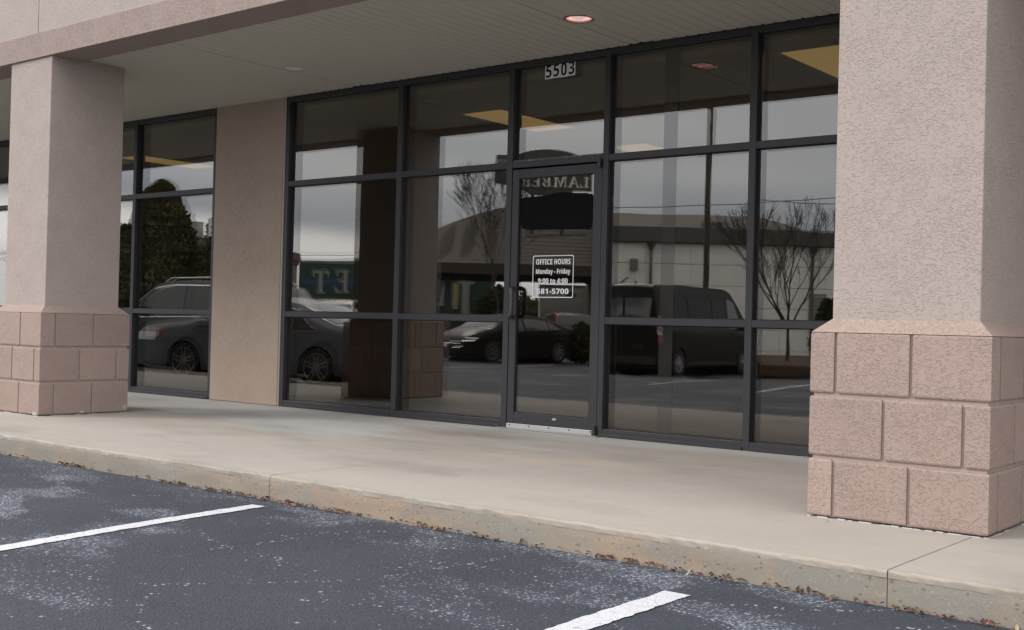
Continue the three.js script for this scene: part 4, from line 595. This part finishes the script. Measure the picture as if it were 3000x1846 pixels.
trailer('white trailer with green arrow stripe mirrored in the door behind the red car', 1296, 1436, 57, 1.1, 3.15, std(0.62, 0.6, 0.55, 0.6), (t, L, a, b) => {
  const gr = std(0.03, 0.2, 0.11, 0.5); part('green_stripe', quad([a + 1.3, 2.62, -0.012], [b - 0.95, 2.62, -0.012], [b - 1.2, 2.86, -0.012], [a + 1.3, 2.86, -0.012]), gr, t); part('green_mark', [box(b - 0.62, b - 0.42, 2.55, 2.8, -0.012, -0.001), box(b - 0.36, b - 0.2, 2.55, 2.8, -0.012, -0.001)], gr, t); part('orange_mark', box(b - 0.95, b - 0.65, 1.45, 1.56, -0.012, -0.001), std(0.5, 0.16, 0.05, 0.6), t);
});
{ // corner of a stucco building with a capped wall
  const t = faced('stucco_corner', 'brown-beige stucco wall end with a projecting cap mirrored at the left edge of the storefront', 'building', at(660, 700, 40)), L = lp(t), a = L(585, 700, 40)[0], b = L(700, 700, 40)[0];
  part('wall', box(a, b, -0.6, 3.0, 0, 0.8), std(0.4, 0.32, 0.26, 0.9, { bumpMap: grain, bumpScale: 0.004 }), t); part('cap', [box(a - 0.06, b + 0.06, 3.0, 3.14, -0.06, 0.86, 0.01), box(a - 0.12, b + 0.12, 3.14, 3.4, -0.12, 0.92, 0.01)], std(0.24, 0.185, 0.155, 0.9), t); part('base', box(a - 0.05, b + 0.05, -0.6, 0.95, -0.05, -0.001, 0.01), std(0.3, 0.22, 0.18, 0.9), t);
}
{ // round pale tank over a tan block, between the evergreens
  const t = faced('round_tank', 'pale round roof tank mirrored between the two evergreens', 'tank', at(459, 545, 90)), L = lp(t), c = L(459, 560, 90), y0 = L(459, 566, 90)[1], y1 = L(459, 531, 90)[1], m = std(0.5, 0.5, 0.46, 0.6);
  part('shell', new THREE.CylinderGeometry(0.62, 0.62, y1 - y0, 32).translate(c[0], (y0 + y1) / 2, 1), m, t); part('rim', new THREE.TorusGeometry(0.63, 0.04, 8, 32).rotateX(Math.PI / 2).translate(c[0], y1, 1), m, t); part('hatch', box(c[0] - 0.32, c[0] + 0.2, y0 + 0.25, y0 + 0.62, 0.36, 0.5, 0.02), std(0.2, 0.2, 0.19, 0.6), t);
  const u = faced('tan_block', 'tan rendered block under the round tank mirrored between the evergreens', 'building', at(459, 700, 91)), b = lp(u)(459, 600, 91);
  part('wall', box(b[0] - 3, b[0] + 3, -2, y0 - 0.12 + t.position.y - u.position.y, 0.1, 5), std(0.36, 0.3, 0.24, 0.9), u); part('parapet', box(b[0] - 3.1, b[0] + 3.1, y0 - 0.12 + t.position.y - u.position.y, y0 - 0.01 + t.position.y - u.position.y, 0, 5.1), std(0.5, 0.45, 0.38, 0.8), u);
}
{ // tall lamp standard behind the van
  const p = gnd(at(1693, 740, 38)), t = thing('lamp_post', 'tall square steel lamp post mirrored behind the black van', 'lamp post', p, FACE);
  part('shaft', box(-0.085, 0.085, 0.6, 10.5, -0.085, 0.085, 0.01), std(0.075, 0.06, 0.045, 0.5, { metalness: 0.4 }), t); part('base', [box(-0.3, 0.3, -0.1, 0.62, -0.3, 0.3, 0.03)], std(0.38, 0.36, 0.32, 0.9), t); part('lamp_head', box(-0.3, 0.3, 10.45, 10.62, -0.95, 0.1, 0.04), std(0.07, 0.06, 0.05, 0.5), t);
}
{ // rail fence with rough timber in front of the trailer
  const t = faced('timber_fence', 'weathered timber rail fence mirrored in front of the green trailer', 'fence', at(790, 740, 54)), L = lp(t), a = L(640, 700, 54)[0], b = L(1040, 700, 54)[0], m = std(0.16, 0.13, 0.105, 0.9);
  for (let k = 0; k <= 8; k++) part('post', box(lerp(a, b, k / 8) - 0.06, lerp(a, b, k / 8) + 0.06, -0.2, 1.55, -0.06, 0.06, 0.01), m, t);
  for (let k = 0; k < 4; k++) part('rail', box(a, b, 0.35 + k * 0.36, 0.5 + k * 0.36, -0.1, -0.062, 0.008), m, t);
}
// planting beds and far verge
function bed(name, corners, h, m, label) { const s = new THREE.Shape(corners.map(([px, d]) => { const p = at(px, 780, d); return new THREE.Vector2(p[0], -p[2]); })), g = new THREE.ExtrudeGeometry(s, { depth: h, bevelEnabled: true, bevelSize: 0.03, bevelThickness: 0.02, bevelSegments: 2 }).rotateX(-Math.PI / 2).translate(0, -0.32, 0); const o = part(name, boxUV(g), m, scene); o.userData.kind = 'structure'; o.userData.label = label; return o; }
const mulch = new THREE.MeshStandardMaterial({ color: 0xffffff, roughness: 1, map: pixelTex(256, 256, (i, j) => { const n = fbm(i / 16, j / 16, 4, 16), h = h2(i, j), v = 0.5 + 0.7 * n + 0.4 * (h - 0.5); return [0.14 * v, 0.088 * v, 0.058 * v]; }, true, [0.5, 0.5]), bumpMap: grain, bumpScale: 0.03 });
const straw = new THREE.MeshStandardMaterial({ color: 0xffffff, roughness: 1, map: pixelTex(256, 256, (i, j) => { const n = fbm(i / 10, j / 20, 4, 16), h = h2(i, j), v = 0.5 + 0.7 * n + 0.4 * (h - 0.5); return [0.17 * v, 0.14 * v, 0.08 * v]; }, true, [0.5, 0.5]), bumpMap: grain, bumpScale: 0.03 });
bed('planting_bed', [[1828, 31], [2200, 31], [2200, 44], [1815, 44]], 0.27, mulch, 'brown mulch bed round the bare tree');
bed('grass_verge', [[1335, 41], [1450, 41], [1460, 47], [1330, 47]], 0.24, straw, 'strip of dry grass behind the black sedan');
bed('far_verge', [[620, 49], [1060, 49], [1060, 58], [620, 58]], 0.26, straw, 'dry verge under the timber fence');

// --- trees and shrubs
const bark = std(0.075, 0.06, 0.048, 0.95, { bumpMap: grain, bumpScale: 0.01 });
function bareTree(name, label, p, h, seed, spread, trunkH, r0) {
  const t = thing(name, label, 'tree', p), r = rng(seed), trunk = [], limbs = [], twigs = [];
  const grow = (a, dir, len, rad, lvl) => {
    let q = a, d = dir.clone(); const n = lvl < 2 ? 4 : 3;
    for (let i = 0; i < n; i++) { d.add(new THREE.Vector3((r() - 0.5) * 0.3, 0.07 + (r() - 0.5) * 0.16, (r() - 0.5) * 0.3)).normalize(); const e = [q[0] + d.x * len / n, q[1] + d.y * len / n, q[2] + d.z * len / n], ra = rad * (1 - 0.5 * i / n), rb = rad * (1 - 0.5 * (i + 1) / n); (lvl === 0 ? trunk : lvl < 3 ? limbs : twigs).push(rodBetween(q, e, Math.max(ra, 0.0055), Math.max(rb, 0.0055), lvl < 2 ? 8 : 4)); q = e; if (lvl < 5 && lvl > 0 && i > 0) side(q, d, len * (0.5 + 0.2 * r()), rb * 0.62, lvl + 1); }
    if (lvl < 5) { const k = lvl === 0 ? 6 : 2; for (let j = 0; j < k; j++) { const az = j / k * 6.283 + r() * 1.4, o = lvl === 0 ? spread : 0.42; const nd = new THREE.Vector3(Math.cos(az) * o, 1, Math.sin(az) * o).normalize(); if (lvl) nd.copy(d).add(new THREE.Vector3((r() - 0.5) * 1.1, (r() - 0.35) * 0.5, (r() - 0.5) * 1.1)).normalize(); grow(q, nd, lvl === 0 ? (h - trunkH) * 0.42 : len * 0.72, rad * (lvl === 0 ? 0.46 : 0.5), lvl + 1); } }
  };
  const side = (q, d, len, rad, lvl) => { const nd = d.clone().add(new THREE.Vector3((r() - 0.5) * 1.5, 0.1 + (r() - 0.5) * 0.5, (r() - 0.5) * 1.5)).normalize(); grow(q, nd, len, rad, Math.max(lvl, 3)); };
  grow([0, -0.1, 0], new THREE.Vector3(0.02, 1, 0), trunkH + 0.1, r0, 0);
  part('trunk', trunk, bark, t); part('limbs', limbs, bark, t); const tw = part('twigs', twigs, bark, t); tw.userData.kind = 'stuff'; return t;
}
bareTree('bare_tree', 'small bare vase-shaped tree mirrored against the white wall', gnd(at(1890, 780, 36)).map((v, i) => i === 1 ? v + 0.1 : v), 4.75, 11, 0.66, 1.2, 0.08);
bareTree('bare_tree', 'taller bare tree mirrored in front of the brown roof beside the door', gnd(at(1206, 780, 38)), 5.9, 23, 0.24, 2.4, 0.05);
function leafy(name, label, cat, p, h, w, seed, prof, cols, count, size) {
  const t = thing(name, label, cat, p), r = rng(seed), pos = [], col = [], c = new THREE.Vector3(), u = new THREE.Vector3(), v = new THREE.Vector3();
  const lobes = []; for (let k = 0; k < 26; k++) lobes.push([r() * 6.283, r(), 0.75 + 0.45 * r()]);
  for (let k = 0; k < count; k++) {
    const y = Math.pow(r(), 0.9), az = r() * 6.283; let q = 1; for (const [a, b, m] of lobes) { const da = Math.abs(((az - a + 9.42) % 6.283) - 3.1416), dd = Math.exp(-((da / 0.55) ** 2) - (((y - b) / 0.12) ** 2)); q += (m - 1) * dd; }
    const rad = w * prof(y) * q * (0.55 + 0.45 * Math.sqrt(r())) + 0.02; c.set(Math.cos(az) * rad, h * y + 0.05, Math.sin(az) * rad);
    u.set(r() - 0.5, r() - 0.2, r() - 0.5).normalize().multiplyScalar(size * (0.6 + r())); v.set(r() - 0.5, r() - 0.5, r() - 0.5).cross(u).normalize().multiplyScalar(size * 0.45 * (0.6 + r()));
    pos.push(c.x, c.y, c.z, c.x + u.x + v.x, c.y + u.y + v.y, c.z + u.z + v.z, c.x + u.x - v.x, c.y + u.y - v.y, c.z + u.z - v.z);
    const m = cols[r() * cols.length | 0], k2 = 0.7 + 0.6 * r(); for (let i = 0; i < 3; i++) col.push(m[0] * k2, m[1] * k2, m[2] * k2);
  }
  const g = new THREE.BufferGeometry(); g.setAttribute('position', new THREE.Float32BufferAttribute(pos, 3)); g.setAttribute('color', new THREE.Float32BufferAttribute(col, 3)); g.computeVertexNormals();
  part('crown', g, leafMat, t); part('trunk', rodBetween([0, -0.3, 0], [0, h * 0.75, 0], w * 0.1, w * 0.03, 8), bark, t); return t;
}
const leafMat = new THREE.MeshStandardMaterial({ color: 0xffffff, vertexColors: true, roughness: 0.85, side: THREE.DoubleSide });
const cone = (y) => Math.min(1, 3 * (y + 0.06)) * Math.pow(1 - y, 0.72) * 1.02, ball = (y) => Math.sqrt(Math.max(0, 1 - (2 * y - 0.9) ** 2 * 0.95));
const GR = [[0.07, 0.075, 0.03], [0.09, 0.085, 0.036], [0.05, 0.058, 0.026], [0.13, 0.095, 0.04], [0.1, 0.07, 0.032]];
leafy('evergreen_tree', 'tall dark evergreen mirrored in the narrow window', 'tree', gnd(at(378, 780, 45)), 6.05, 2.45, 3, (y) => Math.min(1, 3 * (y + 0.06)) * Math.pow(1 - y, 0.62), GR, 19000, 0.16);
leafy('evergreen_tree', 'broad lower evergreen mirrored at the right edge of the narrow window', 'tree', gnd(at(532, 780, 44)), 4.6, 1.5, 8, (y) => cone(y * 0.85), GR, 9000, 0.16);
leafy('evergreen_tree', 'lower evergreen mirrored behind the left mullion of the narrow window', 'tree', gnd(at(288, 780, 46)), 4.4, 1.35, 14, cone, GR, 9000, 0.16);
leafy('dark_shrub', 'dark round shrub mirrored beside the rear of the black van', 'shrub', gnd(at(1398, 800, 37)), 1.15, 0.55, 31, ball, [[0.03, 0.04, 0.018], [0.045, 0.045, 0.02]], 3500, 0.09);
leafy('brown_shrub', 'small round brownish shrub mirrored in front of the pale utility vehicle', 'shrub', gnd(at(806, 800, 38)), 0.85, 0.42, 32, ball, [[0.10, 0.075, 0.03], [0.075, 0.06, 0.025]], 2500, 0.07);
leafy('holly_bush', 'dark pointed evergreen bush mirrored at the right beside the near pillar', 'shrub', gnd(at(1995, 780, 41)), 2.2, 0.95, 33, (y) => cone(y * 0.9), [[0.03, 0.045, 0.02], [0.045, 0.055, 0.022]], 6000, 0.11);
{ // dark greenery closing the view far behind everything
  const r = rng(77), pos = [], col = [];
  for (let k = 0; k < 26000; k++) { const px = 200 + 2050 * r(), d = 105 + 14 * r(), p = at(px, 778, d), hh = 2.2 + 2.6 * fbm(px * 0.012, 2, 4), y = hh * Math.pow(r(), 0.8), s = 0.5; const q = () => (r() - 0.5) * s * 2; pos.push(p[0] + q(), y - 0.6 + q(), p[2] + q(), p[0] + q(), y - 0.6 + q(), p[2] + q(), p[0] + q(), y - 0.6 + q(), p[2] + q()); const m = GR[r() * GR.length | 0], k2 = 0.6 + 0.5 * r(); for (let i = 0; i < 3; i++) col.push(m[0] * k2, m[1] * k2, m[2] * k2); }
  const g = new THREE.BufferGeometry(); g.setAttribute('position', new THREE.Float32BufferAttribute(pos, 3)); g.setAttribute('color', new THREE.Float32BufferAttribute(col, 3)); g.computeVertexNormals();
  tag(part('far_woods', g, leafMat, scene), 'dark line of distant trees and hedges behind the buildings across the lot', 'woods', null, 'stuff');
}
leafy('dark_shrub', 'dark leafy shrub mirrored under the brown roof just left of the door', 'shrub', gnd(at(1196, 780, 46)), 2.5, 0.95, 35, ball, [[0.03, 0.045, 0.022], [0.04, 0.05, 0.025]], 5000, 0.12);
// overhead wires with their poles far beyond the roofs
{
  const t = thing('overhead_wires', 'thin dark overhead wires mirrored against the grey sky', 'power line'), m = std(0.05, 0.05, 0.05, 0.8);
  for (const [a, b, sag] of [[at(250, 598, 80), at(1060, 607, 80), 0.15], [at(250, 613, 80), at(1060, 622, 80), 0.15], [at(1440, 500, 85), at(2080, 468, 85), 0.2], [at(1800, 478, 85), at(2080, 490, 85), 0.1]]) part('wire', tube([a, [(a[0] + b[0]) / 2, (a[1] + b[1]) / 2 - sag, (a[2] + b[2]) / 2], b], 0.028, 20, 5), m, t);
}

// ---------------------------------------------------------------- dead leaves along the kerb
{
  const r = rng(404), list = [], cols = [[0.115, 0.052, 0.03], [0.16, 0.085, 0.05], [0.075, 0.04, 0.027], [0.22, 0.14, 0.085], [0.34, 0.28, 0.23]], pos = [], col = [];
  const leaf = (x, y, z, s, c) => { // a curled leaf: two wings bent along a rib
    const az = r() * 6.283, tip = (r() - 0.3) * 1.1, curl = 0.3 + r() * 0.9, e = new THREE.Matrix4().makeRotationFromEuler(new THREE.Euler(tip, az, (r() - 0.5) * 1.2)).setPosition(x, y, z);
    const P0 = [[-s, 0, 0], [-s * 0.3, -curl * s * 0.1, 0], [s * 0.35, 0, 0], [s, curl * s * 0.4, 0], [-s * 0.2, curl * s * 0.35, s * 0.5], [s * 0.4, curl * s * 0.4, s * 0.4], [-s * 0.2, curl * s * 0.35, -s * 0.5], [s * 0.4, curl * s * 0.4, -s * 0.4]].map((p) => new THREE.Vector3(...p).applyMatrix4(e));
    for (const f of [[0, 1, 4], [1, 2, 5], [1, 5, 4], [2, 3, 5], [0, 6, 1], [1, 7, 2], [1, 6, 7], [2, 7, 3]]) for (const k of f) { pos.push(P0[k].x, P0[k].y, P0[k].z); col.push(...c); }
  };
  for (let k = 0; k < 1050; k++) { const x = -6 + 11 * r(), clump = fbm(x * 2.2, 3, 3); if (r() > sm(0.4, 0.62, clump) * 1.1 + 0.16) continue; const q = r() * r(), z = ZC + 0.004 + q * (0.055 - 0.03 * sm(0, -4, x)), s = 0.009 + 0.02 * r() * r() * r(); leaf(x, groundY(x, z) + 0.006 + (1 - q) * 0.014 * r(), z, s, cols[r() * (r() < 0.25 ? 5 : 3) | 0].map((v) => v * (0.7 + 0.6 * r()))); }
  const g = new THREE.BufferGeometry(); g.setAttribute('position', new THREE.Float32BufferAttribute(pos, 3)); g.setAttribute('color', new THREE.Float32BufferAttribute(col, 3)); g.computeVertexNormals();
  const o = part('dead_leaves', g, new THREE.MeshStandardMaterial({ color: 0xffffff, vertexColors: true, roughness: 0.8, side: THREE.DoubleSide }), scene); tag(o, 'drift of curled brown dead leaves along the foot of the kerb', 'leaves', null, 'stuff');
  const one = (label, x, z, c, s) => { pos.length = 0; col.length = 0; leaf(x, 0.006, z, s, c); const q = new THREE.BufferGeometry(); q.setAttribute('position', new THREE.Float32BufferAttribute(pos, 3)); q.setAttribute('color', new THREE.Float32BufferAttribute(col, 3)); q.computeVertexNormals(); tag(part('dry_leaf', q, o.material, scene), label, 'leaf'); };
  one('single tan leaf scrap on the walk under the storefront sill by the near pillar', 1.18, 0.1, [0.4, 0.22, 0.1], 0.014); one('single tan leaf scrap on the walk in front of the near pillar base', 2.42, 2.55, [0.5, 0.32, 0.2], 0.012);
}
renderer.render(scene, camera);
